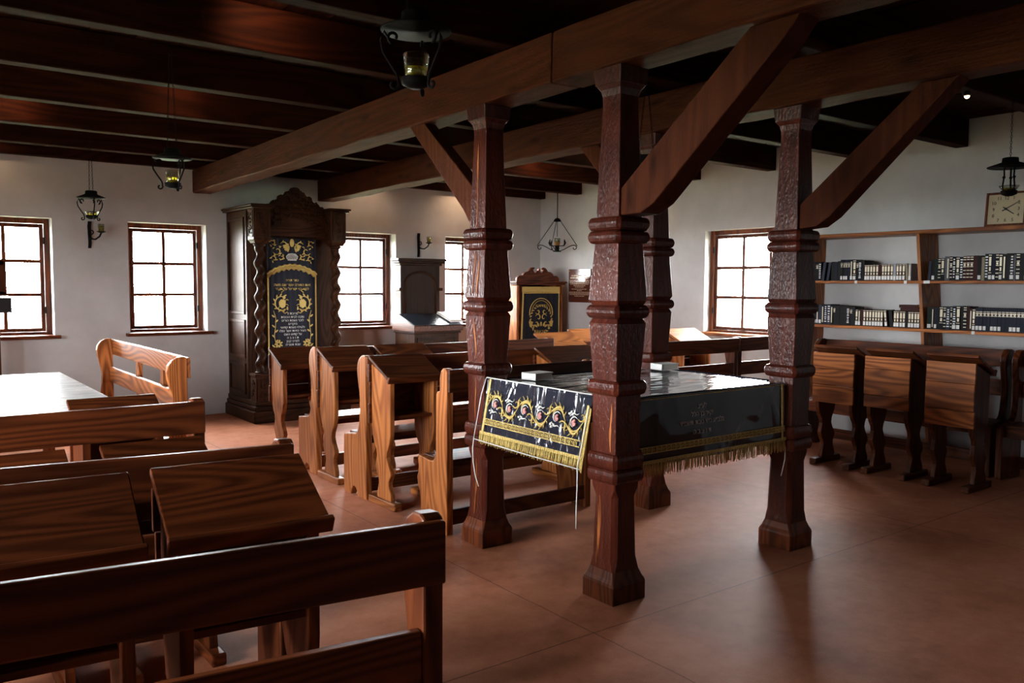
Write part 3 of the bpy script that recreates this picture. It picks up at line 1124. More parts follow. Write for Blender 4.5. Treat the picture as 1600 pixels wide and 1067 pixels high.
pts = [(x0 - .01 + (n * dx + .02) * k / 120, 0) for k in range(121)]
pts = [(s_, wave(s_)) for s_, _ in pts]
PL.curve(mb, pts, .004, 0, .006, [.0022 + .0062 * abs(math.sin(PI * (p[0] - x0) / dx)) ** 1.5 for p in pts])
for i in range(n):
    cx = x0 + dx * (i + .5)
    sg = 1 if i % 2 == 0 else -1
    cy = CYV + .004 * sg
    # second strand hooking inwards around the flower
    PL.curve(mb, [(cx + p[0], cy + sg * p[1]) for p in spiral(0, 0, .050, .034, PI * .05, PI * .95, 12)], .003, 0, .007, [.001 + .0042 * math.sin(PI * k / 12) for k in range(13)])
    # leaf strokes off the vine
    for k in range(6):
        a = PI * (.1 + .16 * k)
        p = (cx + .056 * math.cos(a), cy + sg * .058 * math.sin(a))
        q = (cx + .056 * math.cos(a) + .024 * math.cos(a + .9), cy + sg * (.056 * math.sin(a) + .026 * math.sin(a + .5)))
        PL.curve(mb, [p, ((p[0] + q[0]) / 2 + .003, (p[1] + q[1]) / 2), q], .003, 0, .007, [.0042, .003, .0008])
    q = [(cx + dx * .5, wave(cx + dx * .5)), (cx + dx * .56, wave(cx + dx * .5) - .020 * sg), (cx + dx * .50, wave(cx + dx * .5) - .040 * sg)]
    PL.curve(mb, q, .003, 0, .007, [.004, .0035, .001])
    PL.curve(mb, [(cx + .052 + p[0], cy - sg * .034 + sg * p[1]) for p in spiral(0, 0, .026, .007, 2.6, -2.6, 14)], .003, 0, .008, [.0045 - .003 * k / 14 for k in range(15)])
    PL.curve(mb, [(cx - .050, cy + sg * .02), (cx - .062, cy + sg * .045), (cx - .050, cy + sg * .066)], .003, 0, .008, [.005, .004, .001])
    # flower
    PL.disc(mr, cx - .004, cy - .004, .010, .016, .004, .011, 0, .5, 9)
    PL.disc(mr, cx + .008, cy - .009, .007, .011, .004, .012, 0, -.5, 8)
    PL.disc(mr, cx + .002, cy + .010, .008, .007, .004, .012, 0, .2, 8)
    PL.curve(ml, [(cx + p[0], cy + p[1]) for p in spiral(0, 0, .030, .023, .6, 4.6, 14)], .003, 0, .008, [.0008 + .0032 * math.sin(PI * k / 14) for k in range(15)])
    PL.curve(ml, [(cx - .034, cy - .028 * sg), (cx - .010, cy - .046 * sg), (cx + .014, cy - .040 * sg), (cx + .030, cy - .048 * sg)], .004, 0, .008, [.002, .005, .003, .001])
    for k in range(3):
        PL.disc(ml, cx - .040 + .012 * k, cy - sg * (.040 + .010 * (k % 2)), .008, .0055, .004, .010, 0, k * .9, 7)
obj('embroidered_vine', mb, M_GOLD, cl)
obj('embroidered_flowers', mr, M_PINK, cl)
obj('embroidered_leaves', ml, M_WHITE_THREAD, cl)
mb = MB()
band(PL, LW, -.258, .030, 0, mb, .03)
PL.rect(mb, .022, -LH + .03, .040, -.004, .003, .006)
PL.rect(mb, LW - .022, -LH + .01, LW - .008, -.05, .003, .006)
band(PF, FW_, -.272, .028, 0, mb, .0)
PF.rect(mb, FW_ - .035, -FH + .02, FW_ - .02, -.004, .003, .006)
PF.rect(mb, .0, -.012, FW_ - .01, -.008, .003, .006)
obj('gold_band', mb, M_GOLD, cl)


def fringe(patch, W, t, lng, n, seed):
    mb = MB()
    rnd = random.Random(seed)
    patch.rect(mb, 0.012, t, W, t + .014, .003, .009)
    for i in range(n):
        s = .012 + (W - .012) * (i + .5) / n
        l = lng * rnd.uniform(.8, 1.05)
        d = rnd.uniform(-.006, .006)
        patch.curve(mb, [(s, t + .008), (s + d * .3, t - l * .5), (s + d, t - l)], .0024, 0, .005 + rnd.uniform(-.003, .004), [.0026, .0026, .0018], 4)
    # knotted net above the strands
    for i in range(n // 3):
        s = .012 + (W - .012) * (i + .5) / (n // 3)
        patch.disc(mb, s, t + .004, .006, .008, .006, .011, 0, 0, 6)
    return mb


tag(obj('fringe', fringe(PL, LW, -.315, .060, 150, 1), M_GOLD, cl), kind='stuff')
tag(obj('fringe', fringe(PF, FW_, -.322, .068, 200, 2), M_GOLD, cl), kind='stuff')
# side fringe on the near end of the left drape
mb = MB()
for i in range(60):
    tt = -.06 - .31 * i / 60
    PL.curve(mb, [(LW - .010, tt), (LW + .006, tt - .006), (LW + .010, tt - .016)], .003, 0, .004, None, 4)
tag(obj('fringe', mb, M_GOLD, cl), kind='stuff')
# white seams of the plastic cover and its ties
mb = MB()
mb.tube([PL(-.004, .002, .006), PL(LW, .004, .006)], .0035, 6)
mb.tube([PL(-.008, .0, .008), PL(-.026, -.10, .010), PL(-.030, -LH - .005, .012), PL(LW * .5, -LH - .012, .014), PL(LW + .004, -LH - .014, .012)], .0028, 6)
mb.tube([PL(LW - .004, -.06, .010), PL(LW - .012, -LH - .012, .012)], .0028, 6)
obj('plastic_seam', mb, M_WHITE, cl)
def down(p, *steps):
    out = [p]
    for dx, dy, dz in steps:
        out.append(p + Vector((dx, dy, dz)))
    return out


for pts in (down(PL(-.030, -LH, .012), (0, .01, -.06), (0, .005, -.14), (0, -.02, -.22), (0, -.05, -.27)),
            down(PL(LW - .012, -LH - .01, .012), (0, 0, -.10), (0, .004, -.20), (0, .006, -.30)),
            down(PF(FW_ - .02, -FH, .004), (.022, 0, -.03), (.02, 0, -.10), (-.012, 0, -.19))):
    obj('tie_cord', MB().tube(pts, .0032, 6), M_CORD, cl)
for txt, tt, sz in (('לע״נ', -.082, .036), ('יקיר בן הלל', -.122, .036), ('נלב״ע כ״ד טבת תשמ״ד', -.163, .036), ('ת נ צ ב ה', -.212, .036)):
    letters('inscription', txt, sz, PF, .46, tt, .004, M_DULL, cl)

# boxes of paper on the cloth
def small_book(x, y, rz, label):
    t = thing('white_book', label, 'book', (x, y, TZ + .006))
    c, s = math.cos(rz), math.sin(rz)

    def rot(mb):
        mb.v = [(x + p[0] * c - p[1] * s, y + p[0] * s + p[1] * c, TZ + .006 + p[2]) for p in mb.v]
        return mb
    obj('cover', rot(MB().box(-.075, -.055, 0, .075, .055, .005).box(-.075, -.055, .036, .075, .055, .041).box(-.075, -.055, .0, -.071, .055, .041)), M_WHITE, t, bevel=.002)
    obj('page_block', rot(MB().box(-.070, -.050, .005, .070, .050, .036)), M_PAPER, t)
    return t


small_book(2.99, 3.72, 0.15, 'small white book lying on the covered table, left of the nearest column')
small_book(4.03, 3.70, -0.1, 'small white book lying on the covered table, right of the nearest column')


# ------------------------------------------------------------------ the tall carved ark
def carve(mb, P, w, h, r=.006, seed=1, h0=.004):
    """leafy scroll relief filling w x h around the patch origin"""
    rnd = random.Random(seed)
    k = max(1, round(h / w))
    for i in range(k):
        cy = -h / 2 + h * (i + .5) / k
        d = 1 if (i + seed) % 2 else -1
        R = min(w, h / k) * .42
        P.curve(mb, spiral(0, cy, R, R * .25, d * .5, d * 6.2, 22), r, 0, h0, [r * (.6 + .7 * (q / 22)) for q in range(23)], 5)
        for q in range(5):
            a = rnd.uniform(0, 6.28)
            P.disc(mb, R * .9 * math.cos(a), cy + R * .9 * math.sin(a), R * .26, R * .12, 0, h0 + r, 0, a + .8, 8)


AX0, AX1 = 3.165, 4.215
t = thing('tall_ark', 'tall carved wooden ark with twisted columns and a dark embroidered curtain between two windows', 'ark', ((AX0 + AX1) / 2, 9.2, 0))
oz, ox, oy = wood('oak', 'Z'), wood('oak', 'X'), wood('oak', 'Y')
obj('plinth', MB().box(AX0 - .04, 8.69, 0, AX1 + .04, 9.64, .13).box(AX0 - .02, 8.71, .13, AX1 + .02, 9.64, .18).box(AX0 - .005, 8.725, .18, AX1 + .005, 9.64, .235), ox, t, bevel=.012)
obj('case', MB().box(AX0 + .01, 9.0, .235, AX0 + .05, 9.64, 2.29).box(AX1 - .05, 9.0, .235, AX1 - .01, 9.64, 2.29).box(AX0 + .05, 9.0, .235, AX1 - .05, 9.04, 2.29), oz, t, bevel=.004)
for z0, z1 in ((.28, .62), (.68, 1.10), (1.16, 2.22)):
    m = MB().box(AX0 - .004, 9.06, z0, AX0 + .011, 9.58, z0 + .03).box(AX0 - .004, 9.06, z1 - .03, AX0 + .011, 9.58, z1)
    m.box(AX0 - .004, 9.06, z0 + .03, AX0 + .011, 9.09, z1 - .03).box(AX0 - .004, 9.55, z0 + .03, AX0 + .011, 9.58, z1 - .03)
    obj('side_moulding', m, oz, t, bevel=.003)
for xc in (AX0 + .085, AX1 - .085):
    yc = 8.815
    pd = obj('pedestal', MB().squares([(.235, .085, .004), (.50, .085, .004), (.505, .096, .004), (.530, .096, .004)], (xc, yc)), oz, t, bevel=.003)
    m = MB()
    carve(m, Patch((xc, yc - .085, .37), (1, 0, 0), (0, 0, 1)), .12, .20, .006, 2)
    P = Patch((xc, yc - .085, .37), (1, 0, 0), (0, 0, 1))
    for s0, t0, s1, t1 in ((-.07, -.115, .07, -.10), (-.07, .10, .07, .115), (-.07, -.1, -.058, .1), (.058, -.1, .07, .1)):
        P.rect(m, s0, t0, s1, t1, 0, .006)
    P2 = Patch((xc - .085, yc, .37), (0, -1, 0), (0, 0, 1))
    carve(m, P2, .12, .20, .006, 3)
    obj('carving', m, oz, pd)
    # barley-twist column
    m = MB()
    v, f = [], []
    nz, na = 90, 14
    for i in range(nz + 1):
        z = .545 + (1.905 - .545) * i / nz
        ph = 2 * PI * 7.5 * i / nz
        e = min(1, min(i, nz - i) / 5)
        ex, ey = .016 * e * math.cos(ph), .016 * e * math.sin(ph)
        for k in range(na):
            a = 2 * PI * k / na
            rr = .046 + .004 * (1 - e)
            v.append((xc + ex + rr * math.cos(a), yc + ey + rr * math.sin(a), z))
    for i in range(nz):
        for k in range(na):
            f.append((i * na + k, i * na + (k + 1) % na, (i + 1) * na + (k + 1) % na, (i + 1) * na + k))
    m.add(v, f, 0, True)
    tw = obj('twisted_column', m, oz, t)
    obj('collar', MB().lathe([(.062, .53), (.066, .538), (.060, .55)], (xc, yc, 0), 18).lathe([(.052, 1.895), (.062, 1.905), (.066, 1.915), (.058, 1.925)], (xc, yc, 0), 18), oz, tw)
    en = obj('entablature_block', MB().squares([(1.925, .070, .004), (1.945, .078, .004), (1.965, .092, .004), (1.97, .092, .004), (2.295, .092, .004)], (xc, yc)), oz, t, bevel=.003)
    m = MB()
    for o, u in (((xc, yc - .092, 2.13), (1, 0, 0)), ((xc - .092, yc, 2.13), (0, -1, 0))):
        P = Patch(o, u, (0, 0, 1))
        carve(m, P, .11, .25, .006, 4)
        for s0, t0, s1, t1 in ((-.07, -.14, .07, -.128), (-.07, .128, .07, .14), (-.07, -.128, -.06, .128), (.06, -.128, .07, .128)):
            P.rect(m, s0, t0, s1, t1, 0, .006)
    obj('carving', m, oz, en)
obj('cornice', MB().box(AX0 - .035, 8.69, 2.295, AX0 + .20, 9.64, 2.315).box(AX0 - .05, 8.675, 2.315, AX0 + .215, 9.64, 2.338), ox, t, bevel=.006)
obj('cornice', MB().box(AX1 - .20, 8.69, 2.295, AX1 + .035, 9.64, 2.315).box(AX1 - .215, 8.675, 2.315, AX1 + .05, 9.64, 2.338), ox, t, bevel=.006)
obj('frieze', MB().box(AX0 + .175, 8.84, 2.02, AX1 - .175, 8.90, 2.10).box(AX0 + .175, 8.86, 2.10, AX1 - .175, 8.90, 2.30), ox, t, bevel=.004)
xm = (AX0 + AX1) / 2 - .01
outline = []
half = [(.345, 2.28), (.345, 2.335), (.325, 2.36), (.29, 2.36), (.272, 2.385), (.25, 2.405), (.215, 2.40), (.20, 2.42), (.195, 2.45), (.165, 2.47), (.135, 2.462), (.12, 2.48), (.105, 2.505), (.072, 2.512), (.06, 2.52), (.045, 2.545), (.018, 2.556)]
outline = [(xm + x, z) for x, z in half] + [(xm - x, z) for x, z in reversed(half)]
cr = obj('crest', MB().prism(outline, 'Y', 8.855, 8.90), ox, t, bevel=.005)
m = MB()
P = Patch((xm, 8.855, 0), (1, 0, 0), (0, 0, 1))
for sgn in (-1, 1):
    for cx, cz, R, d in ((.09, 2.42, .055, 1), (.19, 2.37, .05, -1), (.27, 2.29, .045, 1), (.10, 2.27, .06, -1), (.19, 2.20, .05, 1), (.27, 2.16, .04, -1), (.045, 2.49, .03, -1)):
        P.curve(m, [(sgn * (cx + p[0]), cz + p[1]) for p in spiral(0, 0, R, R * .2, .3 * d, 6 * d, 20)], .007, 0, .005, None, 5)
        for q in range(4):
            a = q * 1.5 + cx * 20
            P.disc(m, sgn * (cx + R * math.cos(a)), cz + R * math.sin(a), R * .35, R * .16, 0, .012, 0, a + .6, 8)
P.disc(m, 0, 2.40, .035, .05, 0, .014, 0, 0, 12)
P.disc(m, 0, 2.52, .02, .022, 0, .018, 0, 0, 10)
obj('carving', m, ox, cr)
# its curtain
CXA, CXB, CYP = 3.375, 3.945, 8.93
m = MB()
nn = 60
v = []
for zz in (.60, 1.995):
    for i in range(nn + 1):
        x = CXA + (CXB - CXA) * i / nn
        v.append((x, CYP + .004 * math.sin(i * .9), zz))
m.add(v, [(i, i + 1, nn + 2 + i, nn + 1 + i) for i in range(nn)], 0, True)
cu = obj('curtain', m, M_VELVET, t)
P = Patch((CXA, CYP - .006, 0), (1, 0, 0), (0, 0, 1))
CW = CXB - CXA
cc = CW / 2
m = MB()
# borders
P.rect(m, .0, .60, .016, 1.60, 0, .004)
P.rect(m, CW - .016, .60, CW, 1.60, 0, .004)
# valance with scallops and fringe
val = []
for i in range(41):
    s = CW * i / 40
    val.append((s, 1.60 + .10 * math.sin(PI * i / 40) ** .8 + .012 * math.sin(i * PI / 4) ** 2))
P.curve(m, val, .012, 0, .006, None, 6)
for i in range(60):
    s = CW * (i + .5) / 60
    tt = 1.60 + .10 * math.sin(PI * (i + .5) / 60) ** .8
    P.curve(m, [(s, tt), (s, tt - .045 - .008 * math.sin(i * 1.05))], .0042, 0, .004, None, 4)
# upper ornament: eagle-like leaf crest and scrolls
for sgn in (-1, 1):
    for cx, cz, R, d in ((.09, 1.92, .045, 1), (.17, 1.86, .05, -1), (.22, 1.94, .035, 1), (.21, 1.77, .035, 1), (.12, 1.79, .03, -1)):
        P.curve(m, [(cc + sgn * (cx + p[0]), cz + p[1]) for p in spiral(0, 0, R, R * .25, .4 * d, 5.6 * d, 18)], .005, 0, .004, [.003 + .004 * math.sin(PI * k / 18) for k in range(19)], 5)
        for q in range(4):
            a = q * 1.6 + cx * 31
            P.disc(m, cc + sgn * (cx + R * math.cos(a)), cz + R * math.sin(a), .014, .006, 0, .006, 0, a, 7)
    for q in range(5):
        a = -.2 - q * .28
        P.disc(m, cc + sgn * (.03 + .045 * math.cos(a)), 1.93 + .05 * math.sin(a), .035, .010, 0, .007, 0, sgn * a, 8)
P.disc(m, cc, 1.95, .025, .045, 0, .008, 0, 0, 10)
obj('gold_embroidery', m, M_GOLD, cu)
# a pair of facing beasts and the flowers below
m = MB()
for sgn in (-1, 1):
    def q_(s, tt):
        return (cc + sgn * s, tt)
    P.plate(m, [q_(.085, 1.245), q_(.12, 1.225), q_(.155, 1.25), q_(.160, 1.295), q_(.135, 1.325), q_(.10, 1.325), q_(.08, 1.30)], 0, .006)
    P.disc(m, *q_(.098, 1.345), .016, .018, 0, .008)
    P.curve(m, [q_(.09, 1.31), q_(.065, 1.325), q_(.05, 1.315)], .005, 0, .004)
    P.curve(m, [q_(.09, 1.27), q_(.062, 1.268), q_(.05, 1.255)], .005, 0, .004)
    P.curve(m, [q_(.15, 1.25), q_(.165, 1.225), q_(.15, 1.205)], .005, 0, .004)
    P.curve(m, [(cc + sgn * (.125 + p[0]), 1.285 + p[1]) for p in spiral(0, 0, .085, .070, -2.6, 2.2, 24)], .005, 0, .004, [.002 + .006 * math.sin(PI * k / 24) for k in range(25)])
    for k in range(9):
        a = -2.4 + k * .55
        P.disc(m, *q_(.125 + .088 * math.cos(a), 1.285 + .088 * math.sin(a)), .022, .008, 0, .006, 0, sgn * (a + .7), 8)
    P.curve(m, [q_(.13, 1.40), q_(.10, 1.425), q_(.13, 1.44), q_(.16, 1.425)], .006, 0, .004)
    P.curve(m, [q_(.125, 1.195), q_(.09, 1.17), q_(.06, 1.185)], .005, 0, .004)
    P.curve(m, [q_(.22, 1.20), q_(.195, 1.12), q_(.20, 1.02), q_(.215, .92), q_(.19, .80), q_(.20, .70)], .004, 0, .003)
    for k in range(9):
        zz = 1.14 - k * .055
        P.disc(m, *q_(.205 + .018 * (-1) ** k, zz), .022, .009, 0, .005, 0, .7 * sgn * (-1) ** k, 8)
    for k in range(7):
        a = k * .9
        P.disc(m, *q_(.165 + .03 * math.cos(a), .83 + .03 * math.sin(a)), .020, .010, 0, .006, 0, a * sgn, 8)
obj('gold_embroidery', m, M_GOLD, cu)
m = MB()
P.curve(m, [(cc - .055, 1.77), (cc - .065, 1.80), (cc - .04, 1.825), (cc, 1.83), (cc + .04, 1.825), (cc + .065, 1.80), (cc + .055, 1.77)], .006, 0, .005)
for k in range(-3, 4):
    P.curve(m, [(cc + k * .014, 1.765), (cc + k * .016, 1.80), (cc + k * .010, 1.83)], .0045, 0, .006)
P.rect(m, cc - .05, 1.755, cc + .05, 1.768, 0, .008)
obj('silver_crown', m, M_SILVER, cu)
for txt, zz, sz, mt in (('כתר תורה', 1.525, .036, M_GOLD), ('זאת התורה אשר שם משה', 1.472, .040, M_GOLD), ('לפני בני ישראל על פי ה׳', 1.428, .040, M_GOLD)):
    letters('inscription', txt, sz, P, cc, zz, .003, mt, cu)
for i, txt in enumerate(('פרוכת זו', 'נדבה לבית הכנסת', 'לזכר נשמת הורינו', 'היקרים', 'ולעילוי נשמת קדושי', 'העיר הזאת אשר נפלו', 'על קדוש השם', 'ת נ צ ב ה', 'לפרט קטן', 'שנת תשנ״ה')):
    letters('inscription', txt, .036, P, cc, 1.155 - i * .0385, .003, M_SILVER, cu)

# ------------------------------------------------------------------ prayer stand between the far windows
t = thing('prayer_stand', 'dark wooden prayer stand with a tall arched back between two far windows', 'stand', (5.62, 9.3, 0))
obj('back_panel', MB().box(5.36, 9.50, .90, 5.95, 9.64, 1.75), wood('oak', 'Z'), t, bevel=.004)
obj('cornice', MB().box(5.335, 9.475, 1.745, 5.975, 9.64, 1.775).box(5.305, 9.445, 1.775, 6.005, 9.64, 1.80).box(5.285, 9.425, 1.80, 6.02, 9.64, 1.835), ox, t, bevel=.006)
obj('moulding', MB().box(5.325, 9.47, 1.415, 5.385, 9.64, 1.455).box(5.925, 9.47, 1.415, 5.985, 9.64, 1.455), ox, t, bevel=.008)
m = MB()
P = Patch((5.655, 9.50, 1.40), (1, 0, 0), (0, 0, 1))
arch = [(-.235, -.42), (-.235, .10)] + [(.235 * math.cos(a), .10 + .16 * math.sin(a)) for a in [PI - PI * k / 14 for k in range(15)]] + [(.235, -.42)]
P.curve(m, arch, .016, 0, .0, None, 6)
obj('arch_moulding', m, wood('oak', 'Z'), t)
obj('stand_body', MB().box(5.245, 8.95, .09, 5.895, 9.44, .90), wood('oak', 'Z'), t, bevel=.004)
obj('stand_foot', MB().box(5.225, 8.93, 0, 5.915, 9.46, .09), ox, t, bevel=.008)
m = MB()
for s0, s1 in ((-.29, -.25), (.25, .29)):
    Patch((5.57, 8.95, 0), (1, 0, 0), (0, 0, 1)).rect(m, s0, .16, s1, .84, 0, .012)
Patch((5.57, 8.95, 0), (1, 0, 0), (0, 0, 1)).rect(m, -.25, .16, .25, .20, 0, .012)
Patch((5.57, 8.95, 0), (1, 0, 0), (0, 0, 1)).rect(m, -.25, .80, .25, .84, 0, .012)
obj('front_moulding', m, wood('oak', 'X'), t, bevel=.003)
obj('neck_moulding', MB().box(5.225, 8.925, .885, 5.915, 9.46, .915), ox, t, bevel=.008)
obj('slant_box', MB().prism([(8.90, .915), (8.90, .985), (9.30, 1.105), (9.46, 1.105), (9.46, .915)], 'X', 5.21, 5.93), wood('board', 'Y'), t, bevel=.004)
mt = plain('dark_stone_top', (0.010, 0.013, 0.018), 0.18, noise=.5, nscale=18)
m = MB()
m.prism([(8.885, .985), (9.305, 1.112), (9.300, 1.126), (8.880, .999)], 'X', 5.205, 5.935)
obj('slant_top', m, mt, t, bevel=.003)

t = thing('open_book', 'white open book lying on the prayer stand before the fourth window', 'book', (5.83, 9.0, 1.03))
m = MB().prism([(8.93, 1.030), (9.26, 1.130), (9.255, 1.150), (8.925, 1.050)], 'X', 5.76, 5.93)
obj('page_block', m, M_PAPER, t, bevel=.003)
obj('cover', MB().prism([(8.925, 1.022), (9.265, 1.125), (9.263, 1.131), (8.923, 1.028)], 'X', 5.755, 5.935), M_WHITE, t)

# ------------------------------------------------------------------ curtained cabinet in the corner
BX0, BX1, BYF, BYB = 6.79, 7.59, 8.90, 9.34
t = thing('small_ark', 'smaller wooden ark with a scrolled top and a dark curtain in the far corner', 'ark', ((BX0 + BX1) / 2, 9.12, 0))
obj('side_panel', MB().box(BX0, BYF, .05, BX0 + .035, BYB, 1.50), wood('pine', 'Z'), t, bevel=.004)
obj('side_panel', MB().box(BX1 - .035, BYF, .05, BX1, BYB, 1.50), wood('pine', 'Z'), t, bevel=.004)
obj('stile', MB().box(BX0 + .035, BYF, .05, BX0 + .09, BYF + .03, 1.50).box(BX1 - .09, BYF, .05, BX1 - .035, BYF + .03, 1.50), wood('dark', 'Z'), t, bevel=.003)
obj('back_board', MB().box(BX0 + .035, BYB - .02, .05, BX1 - .035, BYB, 1.50), wood('dark', 'Z'), t)
obj('base', MB().box(BX0 - .02, BYF - .02, 0, BX1 + .02, BYB, .09), wood('dark', 'X'), t, bevel=.008)
obj('cornice', MB().box(BX0 - .025, BYF - .03, 1.50, BX1 + .025, BYB, 1.525).box(BX0 - .045, BYF - .05, 1.525, BX1 + .045, BYB, 1.55), wood('dark', 'X'), t, bevel=.006)
xm = (BX0 + BX1) / 2 - .03
half = [(.37, 1.55), (.365, 1.60), (.33, 1.625), (.27, 1.63), (.25, 1.66), (.21, 1.68), (.165, 1.685), (.15, 1.71), (.12, 1.735), (.085, 1.74), (.062, 1.735), (.068, 1.722), (.082, 1.715), (.09, 1.70), (.075, 1.675), (.055, 1.66), (.04, 1.672), (.03, 1.69), (.012, 1.70)]
out = [(xm + x, z) for x, z in half] + [(xm - x, z) for x, z in reversed(half)]
cr = obj('crest', MB().prism(out, 'Y', BYF + .0, BYF + .04), wood('dark', 'X'), t, bevel=.004)
m = MB()
P = Patch((xm, BYF, 0), (1, 0, 0), (0, 0, 1))
for sgn in (-1, 1):
    P.curve(m, [(sgn * (.115 + p[0]), 1.69 + p[1]) for p in spiral(0, 0, .03, .006, 2.2, -4.5, 18)], .006, 0, .003)
P.disc(m, 0, 1.70, .018, .025, -.02, .02)
P.rect(m, -.30, 1.575, .30, 1.583, 0, .006)
obj('carving', m, wood('dark', 'X'), cr)
m = MB()
v = []
for zz, fl in ((.15, .05), (1.0, .015), (1.478, 0)):
    for i in range(41):
        x = BX0 + .07 - fl + (BX1 - BX0 - .14 + fl) * i / 40
        v.append((x, BYF - .014 - fl * .4 + .004 * math.sin(i * 1.1), zz))
m.add(v, [(r * 41 + i, r * 41 + i + 1, (r + 1) * 41 + i + 1, (r + 1) * 41 + i) for r in range(2) for i in range(40)], 0, True)
cu = obj('curtain', m, M_VELVET, t)
P = Patch((BX0 + .07, BYF - .022, 0), (1, 0, 0), (0, 0, 1))
W = BX1 - BX0 - .14
m = MB()
P.rect(m, 0, 1.405, W, 1.478, 0, .006)
for i in range(44):
    s = W * (i + .5) / 44
    P.curve(m, [(s, 1.41), (s, 1.385)], .0065, 0, .004, None, 4)
P.rect(m, W - .022, .2, W - .004, 1.40, 0, .005)
P.plate(m, [(.004, 1.40), (.024, 1.40), (.0, .70), (-.025, .70)], .004, .012)
c = W / 2
P.curve(m, [(c + .20 * math.cos(a), 1.12 + .20 * math.sin(a)) for a in [PI * 1.05 - PI * 1.1 * k / 18 for k in range(19)]], .007, 0, .004)
P.curve(m, [(c + .165 * math.cos(a), 1.12 + .17 * math.sin(a)) for a in [PI - PI * k / 18 for k in range(19)]], .004, 0, .004)
for sgn in (-1, 1):
    for cx, cz, R, d in ((.05, 1.06, .05, 1), (.085, .98, .045, -1), (.06, 1.14, .04, -1), (.15, .93, .035, 1)):
        P.curve(m, [(c + sgn * (cx + p[0]), cz + p[1]) for p in spiral(0, 0, R, R * .25, .4 * d, 5.6 * d, 18)], .006, 0, .004, [.003 + .005 * math.sin(PI * k / 18) for k in range(19)])
    P.plate(m, [(c + sgn * .14, 1.0), (c + sgn * .20, 1.02), (c + sgn * .21, 1.0), (c + sgn * .19, .93), (c + sgn * .17, .94)], 0, .008)
    P.disc(m, c + sgn * .10, .72, .05, .03, 0, .006, 0, sgn * .5)
for k in range(26):
    a = 2 * PI * k / 26
    P.disc(m, c + .185 * math.cos(a), 1.03 + .19 * math.sin(a), .022, .009, 0, .005, 0, a + .8, 7)
for i in range(5):
    a = PI * (i + 1) / 6
    P.disc(m, c + .10 * math.cos(a), .92 + .05 * math.sin(a), .03, .014, 0, .006, 0, a)
obj('gold_embroidery', m, M_GOLD, cu)
for i, txt in enumerate(('כתר תורה', 'לזכר עולם', 'יהיה צדיק')):
    letters('inscription', txt, .05, P, c, (1.205, .855, .80)[i], .004, M_GOLD, cu)

# ------------------------------------------------------------------ wall plaque
t = thing('wall_plaque', 'red-brown polished plaque with gilt lines on the right wall beside the nearest column', 'plaque', (XR - .02, 8.76, 1.49))
obj('slab', MB().box(XR - .022, 8.53, 1.262, XR - .001, 8.99, 1.725), M_GRANITE, t, bevel=.003)
P = Patch((XR - .022, 8.76, 1.49), (0, -1, 0), (0, 0, 1))
m = MB()
rnd = random.Random(5)
for tt, wd, hh in ((.135, .17, .016), (.105, .19, .016), (.072, .21, .008), (.055, .205, .008), (.038, .21, .008), (.021, .19, .008), (.0, .12, .008), (-.02, .09, .008), (-.048, .16, .008), (-.068, .05, .008), (-.09, .21, .008), (-.107, .215, .008), (-.124, .2, .008), (-.145, .1, .008)):
    s = -wd
    while s < wd - .01:
        l = rnd.uniform(.02, .05)
        P.rect(m, s, tt, min(s + l, wd), tt + hh, 0, .0015)
        s += l + .008
tag(obj('engraving', m, M_ENGRAVE, t), kind='stuff')
m = MB()
for s in (-.21, .21):
    for tt in (-.21, .21):
        P.disc(m, s, tt, .008, .008, 0, .005)
obj('screw', m, M_BRASS, t)


# ------------------------------------------------------------------ hanging lamps
def chain_mb(p0, p1, r=.007, wire=.0016):
    p0, p1 = Vector(p0), Vector(p1)
    L = (p1 - p0).length
    d = (p1 - p0) / L
    n = max(2, int(L / (r * 2.6)))
    a = d.cross(Vector((1, 0.2, 0))).normalized()
    b = d.cross(a)
    mb = MB()
    for i in range(n):
        c = p0 + d * (L * (i + .5) / n)
        s = a if i % 2 else b
        mb.tube([c + d * (r * 1.5 * math.cos(q)) + s * (r * .75 * math.sin(q)) for q in [2 * PI * k / 8 for k in range(8)]], wire, 4, closed=True)
    return mb


